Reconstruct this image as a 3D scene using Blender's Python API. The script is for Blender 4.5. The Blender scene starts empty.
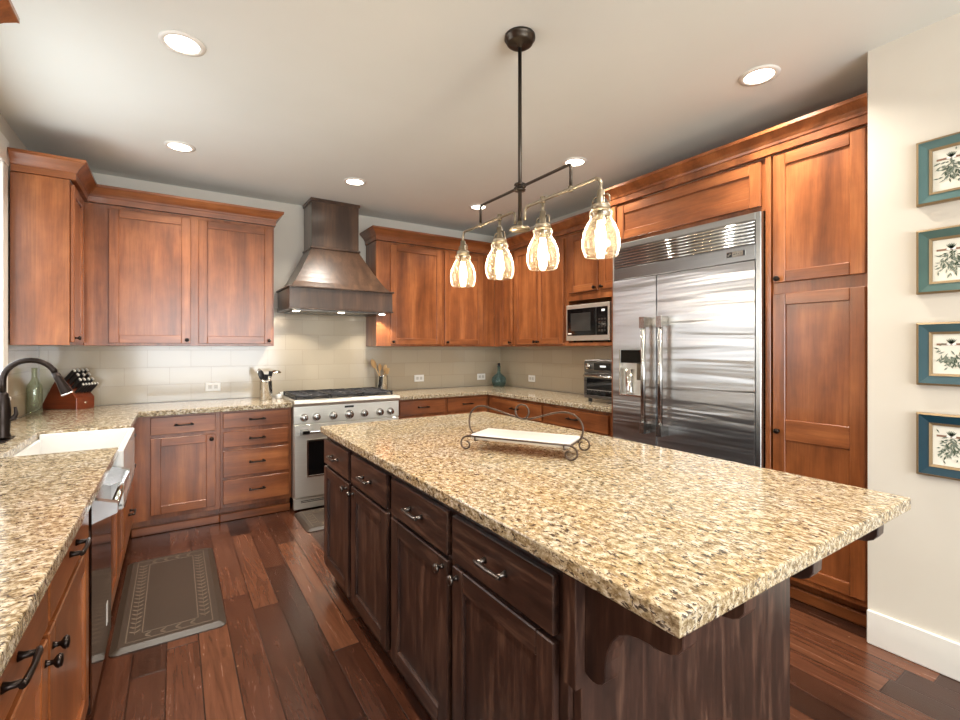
import bpy, bmesh, math, random
from math import sin, cos, pi, radians
from mathutils import Vector, Matrix
random.seed(7)
sc = bpy.context.scene
COL = sc.collection

# ------------------------------------------------------------------ camera
cam_d = bpy.data.cameras.new('camera')
cam = bpy.data.objects.new('camera', cam_d); COL.objects.link(cam)
cam.location = (0, 0, 1.3631)
cam.rotation_euler = (pi/2, 0, -0.5778)
cam_d.sensor_width = 36.0
cam_d.lens = 36.0*468.46/960.0
cam_d.shift_y = -11.6/960.0
cam_d.clip_start = 0.02
sc.camera = cam

# ------------------------------------------------------------------ world, lights, exposure
w = bpy.data.worlds.new('world'); sc.world = w; w.use_nodes = True
wn = w.node_tree.nodes; wl = w.node_tree.links
bg = wn['Background']
sky = wn.new('ShaderNodeTexSky'); sky.sky_type = 'HOSEK_WILKIE'; sky.turbidity = 4
sky.sun_direction = Vector((0.5, -0.3, 0.7)).normalized()
wl.new(sky.outputs[0], bg.inputs[0]); bg.inputs[1].default_value = 1.0

def area(name, loc, direction, sx, sy, energy, color, shape='RECTANGLE', spread=pi):
    d = bpy.data.lights.new(name, 'AREA'); d.shape = shape; d.size = sx
    if shape in ('RECTANGLE', 'ELLIPSE'): d.size_y = sy
    d.energy = energy; d.color = color; d.spread = spread
    o = bpy.data.objects.new(name, d); COL.objects.link(o); o.location = loc
    o.rotation_euler = Vector(direction).to_track_quat('-Z', 'Y').to_euler()
    return o
DAY = (0.90, 0.96, 1.0)
WARM = (1.0, 0.93, 0.82)
area('daylight_left_window', (-0.99, 3.12, 1.75), (1, 0, 0.05), 1.28, 1.28, 28, (0.93, 0.97, 1.0))
area('rear_window_fill', (0.75, -3.62, 1.45), (0, 1, 0.40), 2.9, 2.1, 240, DAY)  # unseen rear window light, made strong and tilted up as fill
CANS = [(0.03, 2.51), (0.03, 3.80), (1.25, 3.81), (2.48, 3.83), (2.48, 2.52), (2.475, 1.213)]
CANS_UNSEEN = [(0.03, 1.22), (1.25, 0.6), (0.03, -1.2), (1.9, -1.2)]
for (x, y) in CANS + CANS_UNSEEN:
    area('can_lamp', (x, y, 2.722), (0, 0, -1), 0.13, 0.13, 14, WARM, 'DISK', radians(128))
vs = sc.view_settings
sc.display_settings.display_device = 'sRGB'
vs.view_transform = 'Standard'; vs.look = 'None'; vs.exposure = 0.18; vs.gamma = 1.0
vs.use_curve_mapping = False
sc.cycles.use_denoising = True
sc.cycles.max_bounces = 8
sc.cycles.transparent_max_bounces = 12
sc.cycles.sample_clamp_indirect = 6.0
sc.cycles.caustics_reflective = False
sc.cycles.caustics_refractive = False

# ------------------------------------------------------------------ material helpers
def lin(c):
    return tuple(((v/255)/12.92 if v/255 <= 0.04045 else (((v/255)+0.055)/1.055)**2.4) for v in c)
def rgba(c): return (*lin(c), 1.0)

class NT:
    def __init__(s, name):
        s.m = bpy.data.materials.new(name); s.m.use_nodes = True
        s.n = s.m.node_tree.nodes; s.l = s.m.node_tree.links
        s.b = s.n['Principled BSDF']
    def new(s, t, **k):
        q = s.n.new(t)
        for a, v in k.items(): setattr(q, a, v)
        return q
    def link(s, a, b): s.l.new(a, b)
    def val(s, q, name, v):
        if isinstance(v, (int, float, tuple)): q.inputs[name].default_value = v
        else: s.l.new(v, q.inputs[name])
        return q
    def math(s, op, a, b=None):
        q = s.new('ShaderNodeMath', operation=op)
        for i, v in enumerate((a, b)):
            if v is None: continue
            if isinstance(v, (int, float)): q.inputs[i].default_value = v
            else: s.l.new(v, q.inputs[i])
        return q.outputs[0]
    def mix(s, f, a, b, mode='MIX'):
        q = s.new('ShaderNodeMix', data_type='RGBA', blend_type=mode)
        for i, v in ((0, f), (6, a), (7, b)):
            if isinstance(v, (int, float, tuple)): q.inputs[i].default_value = v
            else: s.l.new(v, q.inputs[i])
        return q.outputs[2]
    def ramp(s, f, stops, interp='LINEAR'):
        q = s.new('ShaderNodeValToRGB'); e = q.color_ramp.elements; q.color_ramp.interpolation = interp
        while len(e) < len(stops): e.new(0.5)
        for el, (p, c) in zip(e, stops): el.position = p; el.color = c
        s.l.new(f, q.inputs[0]); return q.outputs[0]
    def noise(s, vec, scale, detail=4, rough=0.55, dist=0.0):
        q = s.new('ShaderNodeTexNoise'); q.inputs['Scale'].default_value = scale
        q.inputs['Detail'].default_value = detail; q.inputs['Roughness'].default_value = rough
        q.inputs['Distortion'].default_value = dist
        if vec is not None: s.l.new(vec, q.inputs['Vector'])
        return q.outputs[0]
    def coord(s, scale=(1, 1, 1), kind='Object', rnd=0.0):
        t = s.new('ShaderNodeTexCoord'); mp = s.new('ShaderNodeMapping')
        mp.inputs['Scale'].default_value = scale
        if rnd:
            oi = s.new('ShaderNodeObjectInfo'); a = s.new('ShaderNodeVectorMath', operation='ADD')
            m = s.math('MULTIPLY', oi.outputs['Random'], rnd)
            s.l.new(t.outputs[kind], a.inputs[0]); s.l.new(m, a.inputs[1])
            s.l.new(a.outputs[0], mp.inputs[0])
        else: s.l.new(t.outputs[kind], mp.inputs[0])
        return mp.outputs[0]
    def bump(s, h, strength=0.2, dist=0.01):
        q = s.new('ShaderNodeBump'); q.inputs['Strength'].default_value = strength; q.inputs['Distance'].default_value = dist
        s.l.new(h, q.inputs['Height']); s.l.new(q.outputs[0], s.b.inputs['Normal'])
    def set(s, **k):
        names = dict(color='Base Color', rough='Roughness', metal='Metallic', spec='Specular IOR Level', coat='Coat Weight',
                     coat_rough='Coat Roughness', trans='Transmission Weight', ior='IOR', emit='Emission Color', strength='Emission Strength', aniso='Anisotropic')
        for a, v in k.items():
            if isinstance(v, (int, float, tuple)): s.b.inputs[names[a]].default_value = v
            else: s.l.new(v, s.b.inputs[names[a]])
        return s

def plain(name, c, rough=0.5, metal=0.0, vary=0.04, **k):
    t = NT(name); nz = t.noise(t.coord((1, 1, 1)), 9, 3)
    a = tuple(max(0, v*(1-vary)) for v in lin(c)); b = tuple(min(1, v*(1+vary)) for v in lin(c))
    t.set(color=t.ramp(nz, [(0.3, (*a, 1)), (0.7, (*b, 1))]), rough=rough, metal=metal, **k)
    return t.m

def wood(name, dark, mid, light, axis='z', rough=0.3, blotch=0.5, coat=0.25, streak=0.5, stave=0.1, gs=7, gz=0.8):
    t = NT(name)
    sc_ = {'z': (gs, gs, gz), 'x': (gz, gs, gs), 'y': (gs, gz, gs)}[axis]
    n1 = t.noise(t.coord(sc_, rnd=7.3), 1.3, 5, 0.6, 0.5)
    fs = {'z': (75, 75, 3.0), 'x': (3.0, 75, 75), 'y': (75, 3.0, 75)}[axis]
    n2 = t.noise(t.coord(fs, rnd=7.3), 1.6, 3, 0.6, 0.2)
    n3 = t.noise(t.coord((1, 1, 1), rnd=9.1), 8, 4, 0.55)
    c = t.ramp(n1, [(0.28, rgba(dark)), (0.5, rgba(mid)), (0.74, rgba(light))])
    fine = t.ramp(n2, [(0.35, (0.70, 0.67, 0.64, 1)), (0.6, (1, 1, 1, 1))])
    c = t.mix(streak, c, fine, 'MULTIPLY')
    bl = t.ramp(n3, [(0.3, (0.74, 0.71, 0.69, 1)), (0.65, (1.08, 1.06, 1.05, 1))])
    c = t.mix(blotch, c, bl, 'MULTIPLY')
    # glued-up boards of slightly different tone
    sp = t.new('ShaderNodeSeparateXYZ'); t.link(t.coord((1, 1, 1), rnd=3.7), sp.inputs[0])
    q = t.math('FLOOR', t.math('DIVIDE', t.math('ADD', sp.outputs[0 if axis == 'z' else 2], sp.outputs[1]), 0.095))
    wnn = t.new('ShaderNodeTexWhiteNoise', noise_dimensions='1D'); t.link(q, wnn.inputs['W'])
    tone = t.ramp(wnn.outputs[0], [(0.0, (1-stave, 1-stave*1.1, 1-stave*1.2, 1)), (1.0, (1+stave, 1+stave, 1+stave, 1))])
    c = t.mix(1.0, c, tone, 'MULTIPLY')
    t.set(color=c, rough=rough, coat=coat, coat_rough=0.2)
    t.bump(n2, 0.05, 0.002)
    return t.m

CH = ((108, 59, 30), (143, 83, 45), (178, 112, 66))
cherry_v = wood('cherry_vertical', *CH, axis='z', blotch=0.7)
cherry_h = wood('cherry_horizontal', *CH, axis='x', blotch=0.7)
ES = ((36, 23, 19), (58, 38, 31), (106, 78, 64))
esp_v = wood('espresso_vertical', *ES, axis='z', rough=0.36, blotch=0.8, streak=0.8, coat=0.2, gs=24, gz=3.0, stave=0.05)
esp_h = wood('espresso_horizontal', *ES, axis='x', rough=0.36, blotch=0.8, streak=0.8, coat=0.2, gs=24, gz=3.0, stave=0.05)
esp_plain = esp_v
hood_m = wood('bronze_brown_wood', (48, 34, 25), (74, 53, 40), (104, 78, 58), axis='z', rough=0.28, blotch=0.4, coat=0.35)
block_m = wood('knife_block_wood', (84, 34, 16), (116, 50, 24), (142, 70, 36), axis='x', rough=0.35)
spoon_m = wood('beech_wood', (196, 152, 98), (224, 184, 128), (240, 208, 160), axis='z', rough=0.6, coat=0.0)
twig_m = plain('dried_twig', (140, 104, 84), 0.8)

wall_m = NT('warm_wall_paint'); nz = wall_m.noise(wall_m.coord((1, 1, 1)), 260, 2)
wall_m.set(color=wall_m.ramp(wall_m.noise(wall_m.coord(), 2.0, 3), [(0.3, rgba((208, 200, 187))), (0.7, rgba((213, 206, 194)))]), rough=0.75)
wall_m.bump(nz, 0.05, 0.001); wall_m = wall_m.m
ceil_m = NT('ceiling_paint'); nz = ceil_m.noise(ceil_m.coord(), 220, 2)
ceil_m.set(color=ceil_m.ramp(ceil_m.noise(ceil_m.coord(), 1.5, 3), [(0.3, rgba((226, 228, 222))), (0.7, rgba((230, 232, 227)))]), rough=0.85)
ceil_m.bump(nz, 0.05, 0.001); ceil_m = ceil_m.m
trim_m = plain('white_trim_paint', (232, 228, 220), 0.4, vary=0.015)

def floor_mat():
    t = NT('hand_scraped_plank_floor')
    g = t.new('ShaderNodeNewGeometry'); sp = t.new('ShaderNodeSeparateXYZ'); t.link(g.outputs['Position'], sp.inputs[0])
    X, Y = sp.outputs[0], sp.outputs[1]
    W = 0.125
    rx = t.math('DIVIDE', t.math('ADD', X, 10.03), W); row = t.math('FLOOR', rx); fx = t.math('FRACT', rx)
    wn_ = t.new('ShaderNodeTexWhiteNoise', noise_dimensions='1D'); t.link(row, wn_.inputs['W'])
    L = t.math('ADD', t.math('MULTIPLY', wn_.outputs[0], 0.6), 0.95)
    yy = t.math('DIVIDE', t.math('ADD', t.math('ADD', Y, 20), t.math('MULTIPLY', wn_.outputs[0], 3.7)), L)
    colr = t.math('FLOOR', yy); fy = t.math('FRACT', yy)
    cb = t.new('ShaderNodeCombineXYZ'); t.link(row, cb.inputs[0]); t.link(colr, cb.inputs[1])
    w2 = t.new('ShaderNodeTexWhiteNoise', noise_dimensions='2D'); t.link(cb.outputs[0], w2.inputs['Vector'])
    rv = w2.outputs[0]
    # grain
    cb2 = t.new('ShaderNodeCombineXYZ'); t.link(t.math('ADD', t.math('MULTIPLY', X, 26), t.math('MULTIPLY', rv, 50)), cb2.inputs[0]); t.link(t.math('MULTIPLY', Y, 2.2), cb2.inputs[1]); t.link(t.math('MULTIPLY', rv, 30), cb2.inputs[2])
    gr = t.noise(cb2.outputs[0], 1.0, 6, 0.62, 1.3)
    base = t.ramp(rv, [(0.0, rgba((52, 30, 21))), (0.35, rgba((70, 40, 27))), (0.65, rgba((86, 50, 34))), (1.0, rgba((112, 70, 48)))])
    grain = t.ramp(gr, [(0.25, (0.42, 0.36, 0.34, 1)), (0.5, (0.85, 0.82, 0.8, 1)), (0.75, (1.2, 1.2, 1.2, 1))])
    c = t.mix(1.0, base, grain, 'MULTIPLY')
    ex = t.math('MULTIPLY', t.math('MINIMUM', fx, t.math('SUBTRACT', 1.0, fx)), W)
    ey = t.math('MULTIPLY', t.math('MINIMUM', fy, t.math('SUBTRACT', 1.0, fy)), 1.0)
    e = t.math('MINIMUM', ex, ey)
    gap = t.ramp(t.math('DIVIDE', e, 0.006), [(0.15, (0, 0, 0, 1)), (0.6, (1, 1, 1, 1))])
    c = t.mix(gap, rgba((30, 14, 9)), c)
    # few small pale scuffs
    sc2 = t.noise(g.outputs['Position'], 38, 1, 0.4)
    scf = t.ramp(sc2, [(0.79, (0, 0, 0, 1)), (0.81, (1, 1, 1, 1))])
    c = t.mix(t.math('MULTIPLY', scf, 0.25), c, rgba((210, 170, 130)))
    t.set(color=c, rough=t.math('ADD', t.math('MULTIPLY', gr, 0.18), 0.16), coat=0.15, coat_rough=0.2)
    h = t.math('ADD', t.math('MULTIPLY', gap, 0.6), t.math('MULTIPLY', gr, 0.4))
    t.bump(h, 0.35, 0.004)
    return t.m
floor_m = floor_mat()

def tile_mat(name, axis):
    t = NT(name); g = t.new('ShaderNodeNewGeometry'); sp = t.new('ShaderNodeSeparateXYZ'); t.link(g.outputs['Position'], sp.inputs[0])
    cb = t.new('ShaderNodeCombineXYZ'); t.link(t.math('ADD', sp.outputs[axis], 10.1), cb.inputs[0]); t.link(t.math('SUBTRACT', sp.outputs[2], 0.914), cb.inputs[1])
    b = t.new('ShaderNodeTexBrick'); t.link(cb.outputs[0], b.inputs['Vector'])
    b.inputs['Scale'].default_value = 1.0; b.inputs['Brick Width'].default_value = 0.305; b.inputs['Row Height'].default_value = 0.145
    b.inputs['Mortar Size'].default_value = 0.0022; b.inputs['Mortar Smooth'].default_value = 0.2; b.offset = 0.5
    b.inputs['Color1'].default_value = rgba((181, 166, 142)); b.inputs['Color2'].default_value = rgba((186, 172, 149)); b.inputs['Mortar'].default_value = rgba((172, 157, 135))
    t.set(color=b.outputs[0], rough=0.16, coat=0.3, coat_rough=0.08)
    inv = t.math('SUBTRACT', 1.0, b.outputs['Fac']); t.bump(inv, 0.35, 0.002)
    return t.m
tile_x = tile_mat('beige_tile_back', 0); tile_y = tile_mat('beige_tile_side', 1)

def granite(name, stretch=(1, 1, 1), gold=0.5):
    t = NT(name); v = t.coord(stretch, 'Object'); v1 = t.coord((1, 1, 1), 'Object')
    n_big = t.noise(v1, 6, 4, 0.6)
    n_mid = t.noise(v, 62, 4, 0.65, 0.3)
    n_fl = t.noise(v, 125, 3, 0.6, 0.4)
    n_bl = t.noise(v, 66, 3, 0.7, 0.6)
    c = t.ramp(n_mid, [(0.31, rgba((90, 74, 54))), (0.42, rgba((140, 123, 96))), (0.52, rgba((178, 164, 138))), (0.64, rgba((210, 202, 188)))])
    goldc = t.ramp(n_big, [(0.36, (1.0, 1.0, 1.0, 1)), (0.62, (1.0, 0.87, 0.64, 1))])
    c = t.mix(gold, c, goldc, 'MULTIPLY')
    fl = t.ramp(n_fl, [(0.555, (0, 0, 0, 1)), (0.605, (1, 1, 1, 1))])
    c = t.mix(t.math('MULTIPLY', fl, 0.8), c, rgba((108, 84, 62)))
    dk = t.ramp(n_bl, [(0.575, (0, 0, 0, 1)), (0.61, (1, 1, 1, 1))])
    c = t.mix(t.math('MULTIPLY', dk, 0.9), c, rgba((52, 42, 38)))
    vo = t.new('ShaderNodeTexVoronoi'); vo.inputs['Scale'].default_value = 80; t.link(v, vo.inputs['Vector'])
    pale = t.ramp(vo.outputs['Distance'], [(0.12, (1, 1, 1, 1)), (0.26, (0, 0, 0, 1))])
    c = t.mix(t.math('MULTIPLY', pale, 0.35), c, rgba((222, 216, 206)))
    t.set(color=c, rough=0.10, spec=0.5)
    t.bump(n_fl, 0.02, 0.001)
    return t.m
granite_island = granite('gold_granite', (1.2, 0.66, 1.2), 0.7)
granite_run = granite('beige_granite', (0.9, 1.1, 1.1), 0.35)  # less gold than the island: cool window light put into the colour

def steel(name, c=(196, 194, 190), rough=0.24, wave=None, wstr=0.05, brush=(3, 3, 260)):
    t = NT(name); n = t.noise(t.coord(brush), 1.0, 3)
    a = tuple(v*0.9 for v in lin(c))
    t.set(color=t.ramp(n, [(0.3, (*a, 1)), (0.7, rgba(c))]), rough=t.math('ADD', t.math('MULTIPLY', n, 0.10), rough-0.05), metal=1.0)
    if wave:
        wv = t.noise(t.coord(wave), 1.0, 2, 0.5, 0.4); t.bump(wv, 1.0, wstr)
    return t.m
steel_m = steel('brushed_steel', (228, 224, 214), 0.42)
steel_fridge = steel('brushed_steel_door', (196, 195, 194), 0.32, wave=(0.6, 0.7, 12.0), wstr=0.010, brush=(1, 1, 40))
for _m, _r in ((steel_fridge, 0.0),):
    _n = _m.node_tree.nodes; _t = _n.new('ShaderNodeTangent'); _t.direction_type = 'RADIAL'; _t.axis = 'Z'
    _m.node_tree.links.new(_t.outputs[0], _n['Principled BSDF'].inputs['Tangent']); _n['Principled BSDF'].inputs['Anisotropic'].default_value = 0.8
    _n['Principled BSDF'].inputs['Anisotropic Rotation'].default_value = _r
chrome_m = steel('polished_steel', (214, 212, 208), 0.1)
trim_steel = steel('grey_trim_steel', (172, 170, 166), 0.3)
handle_steel = steel('satin_handle_steel', (190, 188, 184), 0.24)
cap_m = plain('satin_cap', (225, 222, 214), 0.45, 0.4)
steel_dark = steel('dark_steel', (120, 118, 116), 0.28)
bronze_m = plain('oil_rubbed_bronze', (44, 36, 32), 0.32, 0.85, spec=0.6)
pewter_m = plain('weathered_pewter', (150, 138, 118), 0.36, 0.9)
island_hw = plain('dark_nickel', (104, 96, 90), 0.3, 0.95)
pewter_dark = plain('dark_pewter', (74, 66, 58), 0.36, 0.9)
iron_m = plain('cast_iron', (40, 38, 40), 0.45, 0.3)
gun_m = plain('gunmetal', (92, 90, 90), 0.2, 1.0)
black_m = plain('black_plastic', (22, 22, 23), 0.35)
blackgloss_m = plain('black_glass', (12, 12, 13), 0.06)
mesh_m = plain('dark_window_mesh', (52, 50, 48), 0.15)
white_m = plain('white_ceramic', (222, 220, 216), 0.12, vary=0.01, coat=0.3)
marble_m = plain('white_marble', (212, 205, 198), 0.3, vary=0.02)
plate_m = plain('white_plastic', (240, 238, 232), 0.35, vary=0.01)
socket_m = plain('pale_socket', (206, 202, 194), 0.4)
wire_m = plain('antique_pewter_wire', (84, 70, 60), 0.35, 0.7)
rubber_m = plain('brown_vinyl_mat', (58, 47, 38), 0.40)
rubber_line = plain('brown_vinyl_relief', (104, 90, 76), 0.4)
handle_m = plain('black_handle', (34, 32, 33), 0.35)
gold_m = plain('antique_gold_edge', (146, 124, 92), 0.42, 0.45)
paper_m = plain('print_paper', (232, 228, 214), 0.7, vary=0.02)
leaf_m = plain('printed_sage_leaf', (122, 130, 116), 0.8, vary=0.2)
leaf_dk = plain('printed_dark_leaf', (66, 80, 62), 0.8, vary=0.2)
ribbon_m = plain('printed_ribbon', (244, 242, 236), 0.8)
berry_m = plain('printed_berry', (150, 70, 70), 0.8)
display_m = plain('display_glass', (16, 18, 22), 0.08)
fill_m = plain('interior_shadow_brown', (70, 38, 18), 0.6)

def emissive(name, c, s):
    t = NT(name); t.set(color=rgba((240, 236, 228)), emit=(*lin(c), 1), strength=s); return t.m
lens_m = emissive('lamp_lens', (255, 244, 226), 9.0)
bulb_m = emissive('glowing_bulb', (255, 238, 212), 120.0)
hoodlamp_m = emissive('hood_lamp_lens', (255, 240, 214), 12.0)
led_m = emissive('display_digits', (200, 220, 235), 0.6)

def glass(name, tint=(1, 1, 1), seeded=False, rough=0.0, body=0.0):
    t = NT(name); n = t.n; out = n['Material Output']; n.remove(t.b)
    tr = t.new('ShaderNodeBsdfTransparent'); tr.inputs[0].default_value = (*tint, 1)
    gl = t.new('ShaderNodeBsdfGlossy'); gl.inputs['Roughness'].default_value = 0.04
    lw = t.new('ShaderNodeLayerWeight'); lw.inputs['Blend'].default_value = 0.35
    f = t.ramp(lw.outputs['Facing'], [(0.0, (0.05, 0.05, 0.05, 1)), (0.75, (0.16, 0.16, 0.16, 1)), (1.0, (0.9, 0.9, 0.9, 1))])
    mx = t.new('ShaderNodeMixShader'); t.link(f, mx.inputs[0]); t.link(tr.outputs[0], mx.inputs[1]); t.link(gl.outputs[0], mx.inputs[2])
    res = mx.outputs[0]
    if seeded:
        v = t.coord((1, 1, 1)); vo = t.new('ShaderNodeTexVoronoi'); vo.inputs['Scale'].default_value = 150; t.link(v, vo.inputs['Vector'])
        dots = t.ramp(vo.outputs['Distance'], [(0.20, (1, 1, 1, 1)), (0.42, (0, 0, 0, 1))])
        tl = t.new('ShaderNodeBsdfTranslucent'); tl.inputs[0].default_value = (0.70, 0.62, 0.46, 1)
        df = t.new('ShaderNodeBsdfDiffuse'); df.inputs[0].default_value = (0.22, 0.18, 0.11, 1)
        a = t.new('ShaderNodeMixShader'); a.inputs[0].default_value = 0.78; t.link(tl.outputs[0], a.inputs[1]); t.link(df.outputs[0], a.inputs[2])
        m2 = t.new('ShaderNodeMixShader'); t.link(t.math('MULTIPLY', dots, 0.6), m2.inputs[0]); t.link(res, m2.inputs[1]); t.link(a.outputs[0], m2.inputs[2])
        res = m2.outputs[0]
        rim = t.ramp(lw.outputs['Facing'], [(0.45, (0, 0, 0, 1)), (0.85, (0.75, 0.75, 0.75, 1))])  # bulb halo painted in as a bright translucent rim
        t2 = t.new('ShaderNodeBsdfTranslucent'); t2.inputs[0].default_value = (0.95, 0.9, 0.78, 1)
        m4 = t.new('ShaderNodeMixShader'); t.link(rim, m4.inputs[0]); t.link(res, m4.inputs[1]); t.link(t2.outputs[0], m4.inputs[2]); res = m4.outputs[0]
        
    if body:
        df = t.new('ShaderNodeBsdfDiffuse'); df.inputs[0].default_value = (*tint, 1)
        m3 = t.new('ShaderNodeMixShader'); m3.inputs[0].default_value = body; t.link(res, m3.inputs[1]); t.link(df.outputs[0], m3.inputs[2]); res = m3.outputs[0]
    t.link(res, out.inputs['Surface']); return t.m
shade_glass = glass('seeded_glass', (0.98, 0.96, 0.92), True)
bottle_glass = glass('pale_green_glass', (0.86, 0.89, 0.80), body=0.05)
teal_glass = glass('teal_glass', (0.45, 0.62, 0.60), body=0.06)
pane_glass = glass('window_glass', (0.97, 0.98, 0.98))

def teal_frame(name, c): return plain(name, c, 0.38, vary=0.08)

# ------------------------------------------------------------------ mesh builder
ORG = {}
class MB:
    def __init__(s): s.bm = bmesh.new()
    def _tag(s, faces, mi, smooth=False):
        for f in faces: f.material_index = mi; f.smooth = smooth
    def box(s, x0, x1, y0, y1, z0, z1, bev=0.0, mi=0):
        n0 = set(s.bm.faces)
        vs_ = [s.bm.verts.new((x, y, z)) for x in (x0, x1) for y in (y0, y1) for z in (z0, z1)]
        F = [(0, 1, 3, 2), (4, 6, 7, 5), (0, 4, 5, 1), (2, 3, 7, 6), (0, 2, 6, 4), (1, 5, 7, 3)]
        fs = [s.bm.faces.new([vs_[i] for i in f]) for f in F]
        if bev > 0:
            es = list({e for f in fs for e in f.edges})
            bmesh.ops.bevel(s.bm, geom=es, offset=min(bev, 0.45*min(abs(x1-x0), abs(y1-y0), abs(z1-z0))), segments=1, affect='EDGES', profile=0.5)
        s._tag([f for f in s.bm.faces if f not in n0], mi)
        return s
    def prism(s, pts, axis, a0, a1, bev=0.0, mi=0, seg=1):
        n0 = set(s.bm.faces)
        def P(p, a):
            return {'x': (a, p[0], p[1]), 'y': (p[0], a, p[1]), 'z': (p[0], p[1], a)}[axis]
        A = [s.bm.verts.new(P(p, a0)) for p in pts]; B = [s.bm.verts.new(P(p, a1)) for p in pts]
        fs = [s.bm.faces.new(A), s.bm.faces.new(list(reversed(B)))]
        n = len(pts)
        for i in range(n): fs.append(s.bm.faces.new([A[i], B[i], B[(i+1) % n], A[(i+1) % n]]))
        bmesh.ops.recalc_face_normals(s.bm, faces=fs)
        if bev > 0:
            es = list({e for f in fs[:2] for e in f.edges})
            bmesh.ops.bevel(s.bm, geom=es, offset=bev, segments=seg, affect='EDGES', profile=0.5)
        s._tag([f for f in s.bm.faces if f not in n0], mi)
        return s
    def hexa(s, bottom, top, mi=0):
        A = [s.bm.verts.new(p) for p in bottom]; B = [s.bm.verts.new(p) for p in top]
        fs = [s.bm.faces.new(A), s.bm.faces.new(B)]
        for i in range(4): fs.append(s.bm.faces.new([A[i], A[(i+1) % 4], B[(i+1) % 4], B[i]]))
        bmesh.ops.recalc_face_normals(s.bm, faces=fs); s._tag(fs, mi); return s
    def tube(s, pts, r, n=10, mi=0, closed=False, smooth=True):
        pts = [Vector(p) for p in pts]; N = len(pts)
        rr = r if isinstance(r, (list, tuple)) else [r]*N
        def tan(i):
            if closed: return (pts[(i+1) % N]-pts[i-1]).normalized()
            if i == 0: return (pts[1]-pts[0]).normalized()
            if i == N-1: return (pts[-1]-pts[-2]).normalized()
            return ((pts[i+1]-pts[i]).normalized()+(pts[i]-pts[i-1]).normalized()).normalized()
        t0 = tan(0); up = Vector((0, 0, 1)) if abs(t0.z) < 0.9 else Vector((1, 0, 0))
        u = t0.cross(up).normalized(); rings = []; prev = t0
        for i in range(N):
            t = tan(i); q = prev.rotation_difference(t); u = (q @ u); u = (u-t*u.dot(t)).normalized(); v = t.cross(u); prev = t
            rings.append([s.bm.verts.new(pts[i]+(u*cos(2*pi*k/n)+v*sin(2*pi*k/n))*rr[i]) for k in range(n)])
        fs = []
        for i in range(N if closed else N-1):
            a, b = rings[i], rings[(i+1) % N]
            for k in range(n): fs.append(s.bm.faces.new([a[k], a[(k+1) % n], b[(k+1) % n], b[k]]))
        s._tag(fs, mi, smooth)
        if not closed:
            s._tag([s.bm.faces.new(list(reversed(rings[0]))), s.bm.faces.new(rings[-1])], mi)
        return s
    def lathe(s, prof, c=(0, 0, 0), axis='z', n=24, mi=0, sx=1.0, sy=1.0, smooth=True):
        c = Vector(c)
        M = {'z': Matrix.Identity(3), '-y': Matrix(((1, 0, 0), (0, 0, -1), (0, 1, 0))), '-x': Matrix(((0, 0, -1), (0, 1, 0), (1, 0, 0))),
             'x': Matrix(((0, 0, 1), (0, 1, 0), (-1, 0, 0))), 'y': Matrix(((1, 0, 0), (0, 0, 1), (0, -1, 0)))}[axis] if isinstance(axis, str) else axis
        rings = []
        for (r, z) in prof:
            if r < 1e-6: rings.append([s.bm.verts.new(c+M @ Vector((0, 0, z)))])
            else: rings.append([s.bm.verts.new(c+M @ Vector((r*cos(2*pi*k/n)*sx, r*sin(2*pi*k/n)*sy, z))) for k in range(n)])
        fs = []
        for a, b in zip(rings, rings[1:]):
            for k in range(n):
                k2 = (k+1) % n
                if len(a) == 1 and len(b) == 1: continue
                if len(a) == 1: fs.append(s.bm.faces.new([a[0], b[k], b[k2]]))
                elif len(b) == 1: fs.append(s.bm.faces.new([a[k], b[0], a[k2]]))
                else: fs.append(s.bm.faces.new([a[k], b[k], b[k2], a[k2]]))
        bmesh.ops.recalc_face_normals(s.bm, faces=fs)
        s._tag(fs, mi, smooth); return s
    def ellipsoid(s, c, r, n=16, mi=0, M=None):
        res = bmesh.ops.create_uvsphere(s.bm, u_segments=n, v_segments=max(6, n//2), radius=1.0)
        M = M or Matrix.Identity(3)
        for v in res['verts']: v.co = Vector(c)+M @ Vector((v.co.x*r[0], v.co.y*r[1], v.co.z*r[2]))
        s._tag({f for v in res['verts'] for f in v.link_faces}, mi, True); return s
    def xf(s, M):
        for v in s.bm.verts: v.co = M @ v.co
        return s
    def build(s, name, mats, parent=None, origin=None):
        org = Vector(origin) if origin is not None else (ORG[parent.name] if parent else Vector((0, 0, 0)))
        me = bpy.data.meshes.new(name)
        for v in s.bm.verts: v.co -= org
        s.bm.to_mesh(me); s.bm.free()
        for m in (mats if isinstance(mats, (list, tuple)) else [mats]): me.materials.append(m)
        o = bpy.data.objects.new(name, me); COL.objects.link(o)
        if parent: o.parent = parent
        elif origin is not None: o.location = org
        ORG[o.name] = org
        return o

def tag(o, label=None, cat=None, group=None, kind=None):
    if label: o['label'] = label
    if cat: o['category'] = cat
    if group: o['group'] = group
    if kind: o['kind'] = kind
    return o
def thing(name, label, cat, loc=(0, 0, 0), rotz=0.0, group=None, local=False):
    """an Empty at the thing's base; local=True: parts are modelled round (0,0,0) in the thing's own frame"""
    o = bpy.data.objects.new(name, None); COL.objects.link(o); o.empty_display_size = 0.05
    o.location = loc; o.rotation_euler = (0, 0, rotz)
    ORG[o.name] = Vector((0, 0, 0)) if (local or rotz) else Vector(loc)
    return tag(o, label, cat, group)
def copy_tree(o, loc=None, rotz=None, label=None, group=None, parent=None):
    c = o.copy(); COL.objects.link(c)
    if parent: c.parent = parent
    if loc is not None: c.location = loc
    if rotz is not None: c.rotation_euler = (0, 0, rotz)
    if label: c['label'] = label
    if group: c['group'] = group
    for ch in o.children: copy_tree(ch, parent=c)
    return c
def struct(name, mb, m, label=None):
    o = mb.build(name, m); o['kind'] = 'structure'
    if label: o['label'] = label
    return o

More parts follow.
